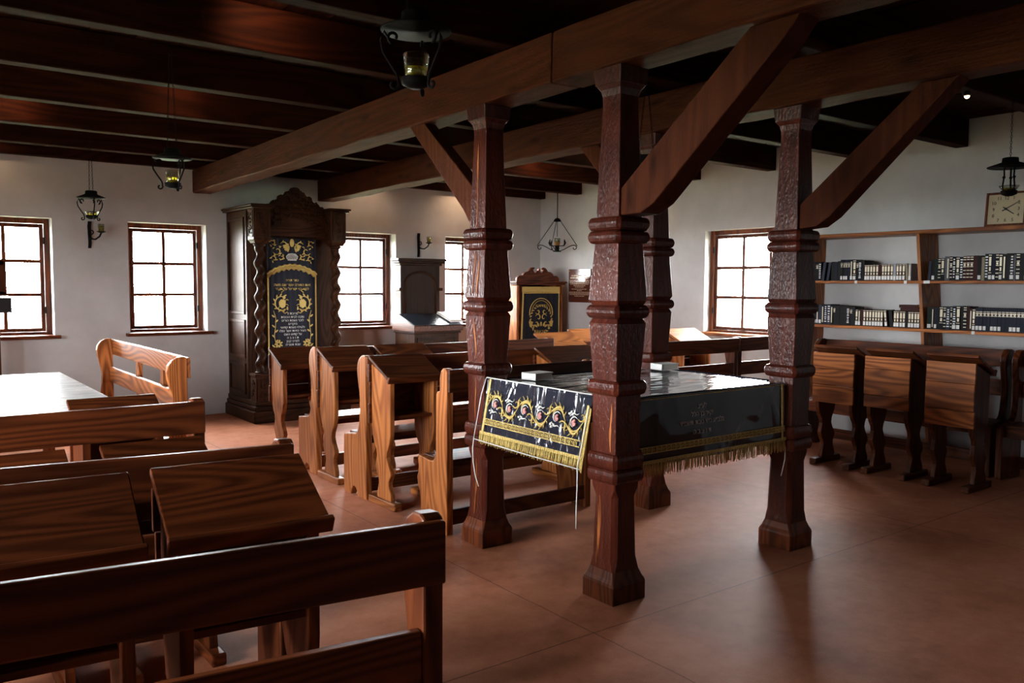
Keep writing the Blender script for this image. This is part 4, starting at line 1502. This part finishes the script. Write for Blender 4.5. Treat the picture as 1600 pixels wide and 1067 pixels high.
def oil_lamp(x, y, z, ztop, label, k=1.0, bowl=False, straight=False, rot=0.3, dish_r=.118, single=False):
    """wrought-iron oil lamp; z is the underside of the glass"""
    t = thing('oil_lamp', label, 'lamp', (x, y, z), 'hanging iron oil lamps')

    def Q(r, a, h):
        return (x + k * r * math.cos(a), y + k * r * math.sin(a), z + k * h)
    dr = dish_r
    obj('dish', MB().lathe([(r * k, h * k) for r, h in ((dr, .165), (dr, .169), (dr * .72, .182), (.05, .198), (.047, .225), (.038, .228), (.034, .20), (dr * .7, .176), (dr * .98, .163))], (x, y, z), 24), M_IRON, t)
    for i in range(3):
        a = rot + i * 2 * PI / 3
        m = MB()
        if straight:
            m.tube([Q(.035, a, .17), Q(.032, a, .11), Q(.040, a, .04), Q(.03, a, .0)], .0055 * k, 5)
            m.ball(Q(.034, a, .10), .010 * k, 5)
        else:
            pts = [Q(.062 + p[0], a, .138 + p[1]) for p in spiral(0, 0, .010, .026, -2.4, 3.6, 14)]
            pts = [Q(.075 + p[0], a, .138 + p[1]) for p in spiral(0, 0, .007, .024, PI * 1.2, PI * 1.2 - 5.2, 12)]
            pts += [Q(.108, a, .155), Q(.119, a, .125), Q(.112, a, .09), Q(.09, a, .055), Q(.066, a, .02), Q(.060, a, .0)]
            pts += [Q(.076 + p[0], a, -.016 + p[1]) for p in spiral(0, 0, .018, .006, 2.4, 2.4 + 5.4, 12)]
            m.tube(pts, .0052 * k, 5)
        obj('scroll_arm', m, M_IRON, t)
    obj('cup', MB().lathe([(.022 * k, -.022 * k), (.047 * k, -.010 * k), (.050 * k, .012 * k), (.045 * k, .012 * k), (.040 * k, -.002 * k)], (x, y, z), 18), M_IRON, t)
    if bowl:
        g = [(.030, .0), (.046, .022), (.064, .045), (.061, .045), (.043, .024), (.027, .003)]
    else:
        g = [(.034, .0), (.039, .03), (.043, .09), (.0405, .09), (.0365, .03), (.031, .004)]
    gl = obj('glass', MB().lathe([(r * k, h * k) for r, h in g], (x, y, z), 20), M_JAR, t)
    o1 = (.028, .005), (.036, .030), (.038, .045)
    if bowl:
        o1 = (.026, .004), (.040, .02), (.042, .025)
    obj('oil', MB().lathe([(r * k, h * k) for r, h in o1], (x, y, z), 18), M_OIL, gl)
    if single:
        m = chain_mb((x, y, z + k * .225), (x, y, ztop))
        tag(obj('chain', m, M_IRON, t), kind='stuff')
    else:
        for sgn in (-1, 1):
            a = rot + 1.2
            m = chain_mb(Q(.040 * sgn, a, .226), (x + .008 * sgn * math.cos(a), y + .008 * sgn * math.sin(a), ztop - .05))
            tag(obj('chain', m, M_IRON, t), kind='stuff')
        obj('hook', MB().tube([(x, y, ztop + .01), (x, y, ztop - .03), (x + .014, y, ztop - .045), (x + .012, y, ztop - .06), (x, y, ztop - .065), (x - .012, y, ztop - .055)], .003, 5), M_IRON, t)
    return t


oil_lamp(1.457, 2.475, 2.177, 2.99, 'black iron oil lamp with a tumbler of yellow oil, biggest and highest in the picture', rot=.75)
oil_lamp(1.502, 5.575, 2.120, 2.99, 'black iron oil lamp with yellow oil hanging near the left end of the long beam', rot=.9)
oil_lamp(1.514, 8.20, 2.080, 2.99, 'black iron oil lamp with a shallow glass bowl between the two left windows', bowl=True, rot=.55)
oil_lamp(3.75, 3.63, 1.985, 2.755, 'black iron oil lamp on long chains, half hidden behind the nearest column and its brace', k=1.35, rot=.65)
oil_lamp(5.95, 2.468, 2.125, 2.755, 'black iron lamp with a flat wide shade hanging in front of the clock', bowl=True, straight=True, dish_r=.135, single=True, rot=.2)

# light wrought-iron chandelier in the corner
x, y = 7.40, 8.80
t = thing('iron_chandelier', 'triangular wrought-iron chandelier with a glass cup, hanging in the far corner', 'lamp', (x, y, 1.96))
obj('rod', MB().tube([(x, y, 2.76), (x, y, 2.40)], .006, 6).tube([(x, y, 2.37), (x, y, 2.16)], .004, 6), M_IRON, t)
obj('dome', MB().lathe([(.05, 2.365), (.048, 2.385), (.03, 2.405), (.008, 2.415)], (x, y, 0), 16), M_IRON, t)
for i in range(3):
    a = -.62 + i * 2 * PI / 3
    if i == 2:
        a = PI - .62
    elif i == 1:
        a = PI / 2 - .4
    c, s = math.cos(a), math.sin(a)
    q = lambda r, h: (x + r * c, y + r * s, h)
    obj('stay', MB().tube([q(.045, 2.37), q(.275, 2.035)], .0045, 5), M_IRON, t)
    pts = [q(.03, 1.965), q(.09, 1.985), q(.15, 2.02), q(.20, 2.042)]
    pts += [q(.235 + p[0], 2.01 + p[1]) for p in spiral(0, 0, .036, .012, PI / 2, PI / 2 - 5.2, 16)]
    obj('scroll_arm', MB().tube(pts, .0055, 5), M_IRON, t)
    for k in (-1, 1):
        aa = a + .45 * k
        cc_, ss = math.cos(aa), math.sin(aa)
        obj('leaf', MB().tube([(x + .05 * cc_, y + .05 * ss, 2.035), (x + .105 * cc_, y + .105 * ss, 2.04), (x + .12 * cc_, y + .12 * ss, 2.075), (x + .108 * cc_, y + .108 * ss, 2.125)], .01, 5, 0, [.004, .007, .013, .002]), M_IRON, t)
obj('socket', MB().lathe([(.06, 1.955), (.06, 1.962), (.03, 1.966), (.03, 2.03), (.05, 2.034), (.05, 2.04)], (x, y, 0), 14), M_IRON, t)
obj('amber_cup', MB().lathe([(.036, 2.04), (.046, 2.09), (.044, 2.09), (.033, 2.044)], (x, y, 0), 14), plain('amber_wax', (.28, .13, .03), .3, noise=.1), t)
obj('glass', MB().lathe([(.042, 2.09), (.046, 2.14), (.044, 2.14), (.040, 2.092)], (x, y, 0), 14), M_JAR, t)


def sconce(x, zb, zt, flip, label):
    y = YF
    t = thing('wall_sconce', label, 'sconce', (x, y - .02, zb))
    obj('back_bar', MB().prism([(x - .016, zb), (x + .012, zb), (x + .018, zb + .05), (x + .014, zt - .06), (x + .022, zt), (x - .012, zt), (x - .018, zt - .05), (x - .012, zb + .06)], 'Y', y - .024, y - .002), M_IRON, t, bevel=.003)
    zc = (zb + zt) / 2
    pts = [(x, y - .02, zc - .02), (x + .015, y - .05, zc - .045), (x + .04, y - .09, zc - .05), (x + .075, y - .12, zc - .02), (x + .09, y - .13, zc + .02)]
    obj('arm', MB().tube(pts, .009, 6).tube([(x + .012 + p[0], y - .03, zc + .03 + p[1]) for p in spiral(0, 0, .028, .008, -PI / 2, 3.6, 14)], .006, 5), M_IRON, t)
    cx, cy = x + .09, y - .13
    obj('drip_pan', MB().lathe([(.02, zc + .018), (.045, zc + .03), (.045, zc + .034), (.015, zc + .026)], (cx, cy, 0), 14), M_IRON, t)
    g = obj('glass', MB().lathe([(.026, zc + .034), (.034, zc + .11), (.032, zc + .11), (.024, zc + .038)], (cx, cy, 0), 14), M_JAR, t)
    obj('oil', MB().lathe([(.022, zc + .038), (.030, zc + .088)], (cx, cy, 0), 12), M_OIL, g)
    return t


sconce(1.755, 1.855, 2.135, False, 'dark iron wall sconce with an amber cup between the two left windows')
sconce(5.715, 1.86, 2.175, False, 'dark iron wall sconce with an amber cup above the prayer stand')

# small spotlight under a joist
t = thing('ceiling_spotlight', 'tiny lit spotlight under a ceiling joist at the upper right', 'spotlight', (5.60, 2.60, 2.73))
obj('housing', MB().lathe([(.022, 2.725), (.024, 2.735), (.016, 2.755)], (5.60, 2.60, 0), 12), M_BLACK, t)
M_BULB, nt, b = new_mat('spot_bulb')
b.inputs['Emission Color'].default_value = (1, .72, .42, 1)
b.inputs['Emission Strength'].default_value = 9
obj('bulb', MB().ball((5.60, 2.60, 2.724), .016, 6), M_BULB, t)

# dark lectern at the left edge before the first window
t = thing('standing_lectern', 'dark standing lectern cut by the left edge, before the first window', 'lectern', (.72, 9.4, 0))
obj('lectern_top', MB().prism([(9.28, 1.205), (9.28, 1.33), (9.30, 1.35), (9.50, 1.365), (9.50, 1.205)], 'X', .45, .995), M_BLACK, t, bevel=.006)
obj('post', MB().box(.80, 9.36, .05, .90, 9.44, 1.205), wood('dark', 'Z'), t, bevel=.004)
obj('foot', MB().box(.55, 9.24, 0, .97, 9.56, .05), wood('dark', 'X'), t, bevel=.006)

# ------------------------------------------------------------------ bookshelf along the right wall
SX0, SX1 = 7.46, 7.79
t = thing('bookshelf', 'long wooden bookshelf against the right wall', 'bookshelf', (7.62, 3.4, 0))
wy, wz = wood('pine', 'Y'), wood('pine', 'Z')
obj('shelf', MB().box(SX0 - .01, 1.2, 1.98, SX1, 4.99, 2.014), wy, t, bevel=.004)
obj('shelf', MB().box(SX0, 1.2, 1.535, SX1, 4.97, 1.560), wy, t, bevel=.004)
obj('shelf', MB().box(SX0, 1.2, 1.100, SX1, 4.97, 1.128), wy, t, bevel=.004)
obj('upright', MB().box(SX0, 4.965, 0, SX1, 4.995, 1.98), wz, t, bevel=.004)
m = MB()
for z0, z1 in ((0, 1.10), (1.128, 1.535), (1.56, 1.98)):
    ya = lambda z: 3.735 + .085 * (z - .9)
    v = [(a, ya(z) + b, z) for z in (z0, z1) for a, b in ((SX0 - .004, 0), (SX1, 0), (SX1, .03), (SX0 - .004, .03))]
    m.add(v, [(3, 2, 1, 0), (4, 5, 6, 7), (0, 1, 5, 4), (1, 2, 6, 5), (2, 3, 7, 6), (3, 0, 4, 7)])
obj('divider', m, wz, t, bevel=.003)
obj('upright', MB().box(SX0, 1.2, 0, SX1, 1.23, 1.98), wz, t, bevel=.004)
for yy, zz, ww in ((4.425, 1.547, .026), (3.94, 1.547, .026), (3.745, 1.547, .055), (3.33, 1.114, .026)):
    obj('shelf_label', MB().box(SX0 - .0025, yy - ww / 2, zz - .013, SX0 - .0005, yy + ww / 2, zz + .014), M_LABEL, t)

BOOKC = {
    'black': (.010, .010, .012), 'navy': (.012, .016, .036), 'brown': (.055, .024, .012), 'maroon': (.060, .012, .010), 'grey': (.16, .17, .20),
    'cream': (.42, .36, .24), 'slate': (.045, .055, .085), 'pale': (.45, .47, .52), 'green': (.012, .026, .022),
}
BOOKM = {k: plain('%s_book_cloth' % k, tuple(.6 * q for q in c), .5, noise=.15, nscale=60, Specular_IOR_Level=.15) for k, c in BOOKC.items()}
M_GILT = plain('gilt_stamp', (.72, .66, .50), .35, .3, noise=.2, nscale=200)
M_SPINEWHITE = plain('white_stamp', (.70, .71, .72), .5, noise=.15, nscale=200)
mesh_cache = {}


def book_mesh(w, h, d, col, style, lab):
    key = (round(w, 4), round(h, 4), col, style, lab)
    if key in mesh_cache:
        return mesh_cache[key]
    mb = MB()
    # spine towards -x at x=0, thickness along y, centred
    a = w / 2
    mb.box(0, -a, 0, .0035, a, h, 0)
    mb.box(.0035, -a, 0, d, -a + .0025, h, 0)
    mb.box(.0035, a - .0025, 0, d, a, h, 0)
    mb.box(.0035, -a + .0025, .003, d - .004, a - .0025, h - .004, 1)
    b = a * .86

    def strip(z0, z1, mi, q=b):
        mb.box(-.0012, -q, z0 * h, 0, q, z1 * h, mi)
    if style == 'bands':
        for z in (.12, .26, .40, .55, .70, .84, .93):
            strip(z, z + .030, 2)
        strip(.60, .68, 2, b * .7)
    elif style == 'ornate':
        strip(.55, .88, 2, b * .75)
        strip(.36, .50, 2, b * .55)
        strip(.93, .96, 2)
        strip(.28, .30, 2)
    elif style == 'script':
        rn = random.Random(key[0])
        z = .12
        while z < .88:
            strip(z, z + .05, 3, b * rn.uniform(.45, .9))
            z += rn.uniform(.075, .13)
    elif style == 'top':
        strip(.74, .78, 2)
        strip(.82, .84, 2)
        strip(.64, .66, 2)
        strip(.68, .72, 2, b * .6)
    elif style == 'long':
        strip(.10, .90, 2, b * .42)
    if lab:
        mb.box(-.0022, -a * .8, .05 * h, -.0012, a * .8, .05 * h + .034, 4)
    me = bpy.data.meshes.new('book')
    me.from_pydata(mb.v, [], mb.f)
    for m_ in (BOOKM[col], M_PAPER, M_GILT, M_SPINEWHITE, M_LABEL):
        me.materials.append(m_)
    me.polygons.foreach_set('material_index', mb.mi)
    me.update()
    mesh_cache[key] = me
    return me


STY = {'bands': 'with gilt bands', 'ornate': 'with ornate spine', 'script': 'with white lettering', 'top': 'with small gilt title', 'long': 'with gilt stripe', 'none': 'with plain spine'}


def ordinal(n):
    return '%d%s' % (n, 'th' if 10 <= n % 100 <= 20 else {1: 'st', 2: 'nd', 3: 'rd'}.get(n % 10, 'th'))


def row(y0, yend, z, seq, where, group):
    """books from left (high y) to right"""
    y = y0
    i = 0
    rn = random.Random(int(z * 100) + int(y0 * 10))
    for w, h, col, style, lab, tilt in seq:
        if y - w < yend:
            break
        i += 1
        dep = .155 + .012 * rn.random()
        o = bpy.data.objects.new('book', book_mesh(w, h, dep, col, style, lab))
        COL.objects.link(o)
        xs = SX0 + .028 + .006 * rn.random()
        o.location = (xs, y - w / 2, z)
        if tilt:
            # lean on the neighbour to the right or left, standing on the lower edge
            o.rotation_euler = (tilt, 0, 0)
            o.location.z = z + abs(math.sin(tilt)) * w / 2 + .001
            if tilt < 0:
                o.location.y -= h * math.sin(-tilt)
            y -= abs(math.sin(tilt)) * h
        tag(o, '%s book %s%s, %s from left on %s' % (col, STY[style], ', white label' if lab else '', ordinal(i), where), 'book', group)
        y -= w + .0012


rn = random.Random(11)


def series(n, w, h, col, style, lab, jit=.003):
    return [(w, h, col, style, lab, 0) for _ in range(n)]


A = [(.030, .185, 'black', 'none', 0, 0), (.030, .185, 'black', 'top', 0, 0), (.028, .185, 'black', 'script', 0, 0), (.030, .178, 'slate', 'none', 0, .14), (.026, .178, 'slate', 'none', 0, .14)]
A += [(.034, .185, 'black', 'none', 0, 0), (.034, .182, 'navy', 'none', 0, 0), (.030, .19, 'black', 'none', 0, 0)]
A += [(.024, .203, 'black', 'top', 1, 0), (.024, .203, 'black', 'top', 1, 0), (.024, .203, 'navy', 'top', 1, 0), (.024, .203, 'navy', 'top', 0, 0), (.026, .203, 'navy', 'long', 1, 0), (.034, .200, 'brown', 'ornate', 1, 0), (.022, .195, 'black', 'top', 0, 0), (.030, .195, 'black', 'script', 0, 0), (.028, .192, 'black', 'none', 0, 0)]
A += series(5, .0275, .150, 'brown', 'ornate', 1) + [(.0275, .150, 'maroon', 'none', 1, 0)] + series(4, .0275, .152, 'brown', 'ornate', 1) + [(.024, .155, 'pale', 'none', 1, 0)] + series(3, .0275, .152, 'brown', 'ornate', 1) + [(.020, .155, 'cream', 'none', 0, -.07), (.024, .155, 'pale', 'long', 1, 0)]
row(4.91, 3.81, 1.561, A, 'upper left shelf', 'books on the upper left shelf')
B = [(.028, .19, 'black', 'top', 0, 0), (.028, .188, 'navy', 'none', 1, 0), (.026, .190, 'navy', 'long', 1, 0), (.030, .196, 'slate', 'none', 1, 0), (.026, .192, 'black', 'long', 0, 0), (.034, .198, 'navy', 'script', 0, 0), (.036, .198, 'slate', 'script', 0, 0), (.026, .190, 'black', 'long', 0, 0), (.026, .190, 'black', 'top', 0, 0)]
B += [(.040, .188, 'black', 'none', 0, 0), (.040, .186, 'black', 'none', 0, 0), (.036, .186, 'black', 'none', 0, 0), (.030, .183, 'black', 'script', 0, 0), (.028, .182, 'black', 'top', 0, 0), (.028, .178, 'black', 'none', 0, 0)]
B += [(.0275, .158, 'black', 'ornate', 1, 0), (.0275, .158, 'brown', 'long', 1, 0), (.024, .160, 'maroon', 'none', 0, 0)] + series(7, .0275, .155, 'brown', 'ornate', 1) + [(.0275, .155, 'brown', 'ornate', 1, -.12), (.032, .150, 'black', 'none', 0, -.12)] + series(4, .0275, .152, 'brown', 'ornate', 1) + [(.022, .150, 'black', 'none', 0, 0)] + series(4, .0265, .150, 'brown', 'ornate', 1)
row(4.92, 3.79, 1.129, B, 'lower left shelf', 'books on the lower left shelf')
for i, (zz, dy, c) in enumerate(((1.283, 0, 'maroon'), (1.312, .012, 'maroon'))):
    o = bpy.data.objects.new('book', book_mesh(.028, .17, .12, c, 'none', 0))
    COL.objects.link(o)
    o.rotation_euler = (PI / 2, 0, 0)
    o.location = (SX0 + .03, 3.995 + dy, zz + .014)
    tag(o, 'dark red book lying flat atop the lower left row, %s of two' % ('lower' if i == 0 else 'upper'), 'book', 'books lying flat on the lower left shelf')
Cc = [(.022, .170, 'slate', 'none', 0, .05), (.028, .190, 'black', 'none', 1, 0), (.028, .192, 'green', 'none', 0, 0), (.024, .195, 'black', 'bands', 0, 0), (.030, .198, 'black', 'ornate', 0, 0), (.016, .212, 'grey', 'none', 0, 0), (.026, .212, 'grey', 'long', 0, 0), (.024, .208, 'black', 'bands', 0, 0), (.026, .208, 'black', 'script', 0, 0), (.032, .205, 'green', 'ornate', 1, 0), (.028, .205, 'navy', 'script', 0, 0)]
Cc += [(.026, .210, 'maroon', 'bands', 0, 0), (.028, .212, 'maroon', 'bands', 0, 0), (.028, .212, 'maroon', 'bands', 0, 0), (.034, .214, 'maroon', 'none', 0, 0), (.030, .212, 'black', 'none', 1, 0), (.024, .200, 'cream', 'none', 0, 0)]
Cc += [(.028, .226, 'green', 'script', 0, 0), (.028, .226, 'black', 'ornate', 1, 0), (.026, .225, 'navy', 'none', 1, 0), (.026, .225, 'black', 'bands', 0, 0), (.026, .222, 'black', 'ornate', 1, 0), (.028, .220, 'green', 'long', 0, 0), (.026, .226, 'black', 'none', 0, 0), (.034, .226, 'black', 'script', 1, 0), (.012, .215, 'grey', 'none', 0, 0), (.030, .224, 'black', 'bands', 1, 0), (.030, .224, 'black', 'none', 0, 0)]
Cc += [(.026, .210, 'green', 'ornate', 1, 0), (.026, .210, 'black', 'bands', 0, 0), (.028, .215, 'navy', 'script', 0, 0), (.028, .215, 'black', 'bands', 1, 0)]
row(3.755, 2.80, 1.561, Cc, 'upper right shelf', 'books on the upper right shelf')
D = [(.040, .195, 'green', 'none', 1, 0), (.018, .196, 'brown', 'long', 0, 0), (.026, .197, 'navy', 'none', 1, 0), (.020, .198, 'black', 'none', 0, 0), (.034, .202, 'black', 'ornate', 0, 0), (.022, .200, 'black', 'bands', 0, 0), (.034, .200, 'slate', 'script', 0, 0), (.016, .202, 'black', 'bands', 0, 0), (.034, .208, 'navy', 'script', 1, 0), (.034, .210, 'black', 'ornate', 1, 0), (.024, .210, 'black', 'none', 0, 0), (.028, .208, 'black', 'bands', 0, 0), (.022, .208, 'maroon', 'none', 0, 0), (.020, .190, 'brown', 'long', 0, 0), (.026, .190, 'brown', 'ornate', 1, 0)]
for i in range(14):
    D.append((.0285, .200, 'navy', 'top', 1 if i in (0, 1, 2, 4, 5, 6, 9, 10, 11) else 0, 0))
row(3.745, 2.80, 1.129, D, 'lower right shelf', 'books on the lower right shelf')

# ------------------------------------------------------------------ clock on the bookshelf
cy, cz, cw = 3.14, 2.158, .30
t = thing('shelf_clock', 'square wooden clock with a yellowed dial on top of the bookshelf', 'clock', (7.54, cy, 2.014))
lean = .10
P = Patch((7.515, cy, 2.016), (0, -1, 0), Vector((lean, 0, 1)).normalized())
m = MB()
h = .285
for s0, t0, s1, t1 in ((-.16, 0, .16, .018), (-.16, h - .018, .16, h), (-.16, .018, -.142, h - .018), (.142, .018, .16, h - .018)):
    P.rect(m, s0, t0, s1, t1, -.05, .012)
obj('case', m, wood('dark', 'Z'), t, bevel=.003)
m = MB()
P.rect(m, -.142, .018, .142, h - .018, -.045, 0)
obj('dial', m, M_CLOCKFACE, t)
c0 = h / 2
for k in range(1, 13):
    a = PI / 2 - 2 * PI * k / 12
    q = 1 / max(abs(math.cos(a)), abs(math.sin(a)))
    q = min(q, 1.22)
    letters('numeral', str(k), .040, P, .098 * q * math.cos(a), c0 + .092 * q * math.sin(a) - .014, .0005, M_BLACK, t, rtl=False)
m = MB()
am, ah = PI / 2 - 2 * PI * 10 / 60, PI / 2 - 2 * PI * (4 + 10 / 60) / 12
obj('minute_hand', P.curve(MB(), [(-.03 * math.cos(am), c0 - .03 * math.sin(am)), (.115 * math.cos(am), c0 + .115 * math.sin(am))], .004, 0, .004, [.005, .002]), M_BLACK, t)
obj('hour_hand', P.curve(MB(), [(-.025 * math.cos(ah), c0 - .025 * math.sin(ah)), (.078 * math.cos(ah), c0 + .078 * math.sin(ah))], .005, 0, .003, [.006, .0025]), M_BLACK, t)
m = MB()
P.disc(m, 0, c0, .010, .010, 0, .007)
obj('hub', m, M_BLACK, t)
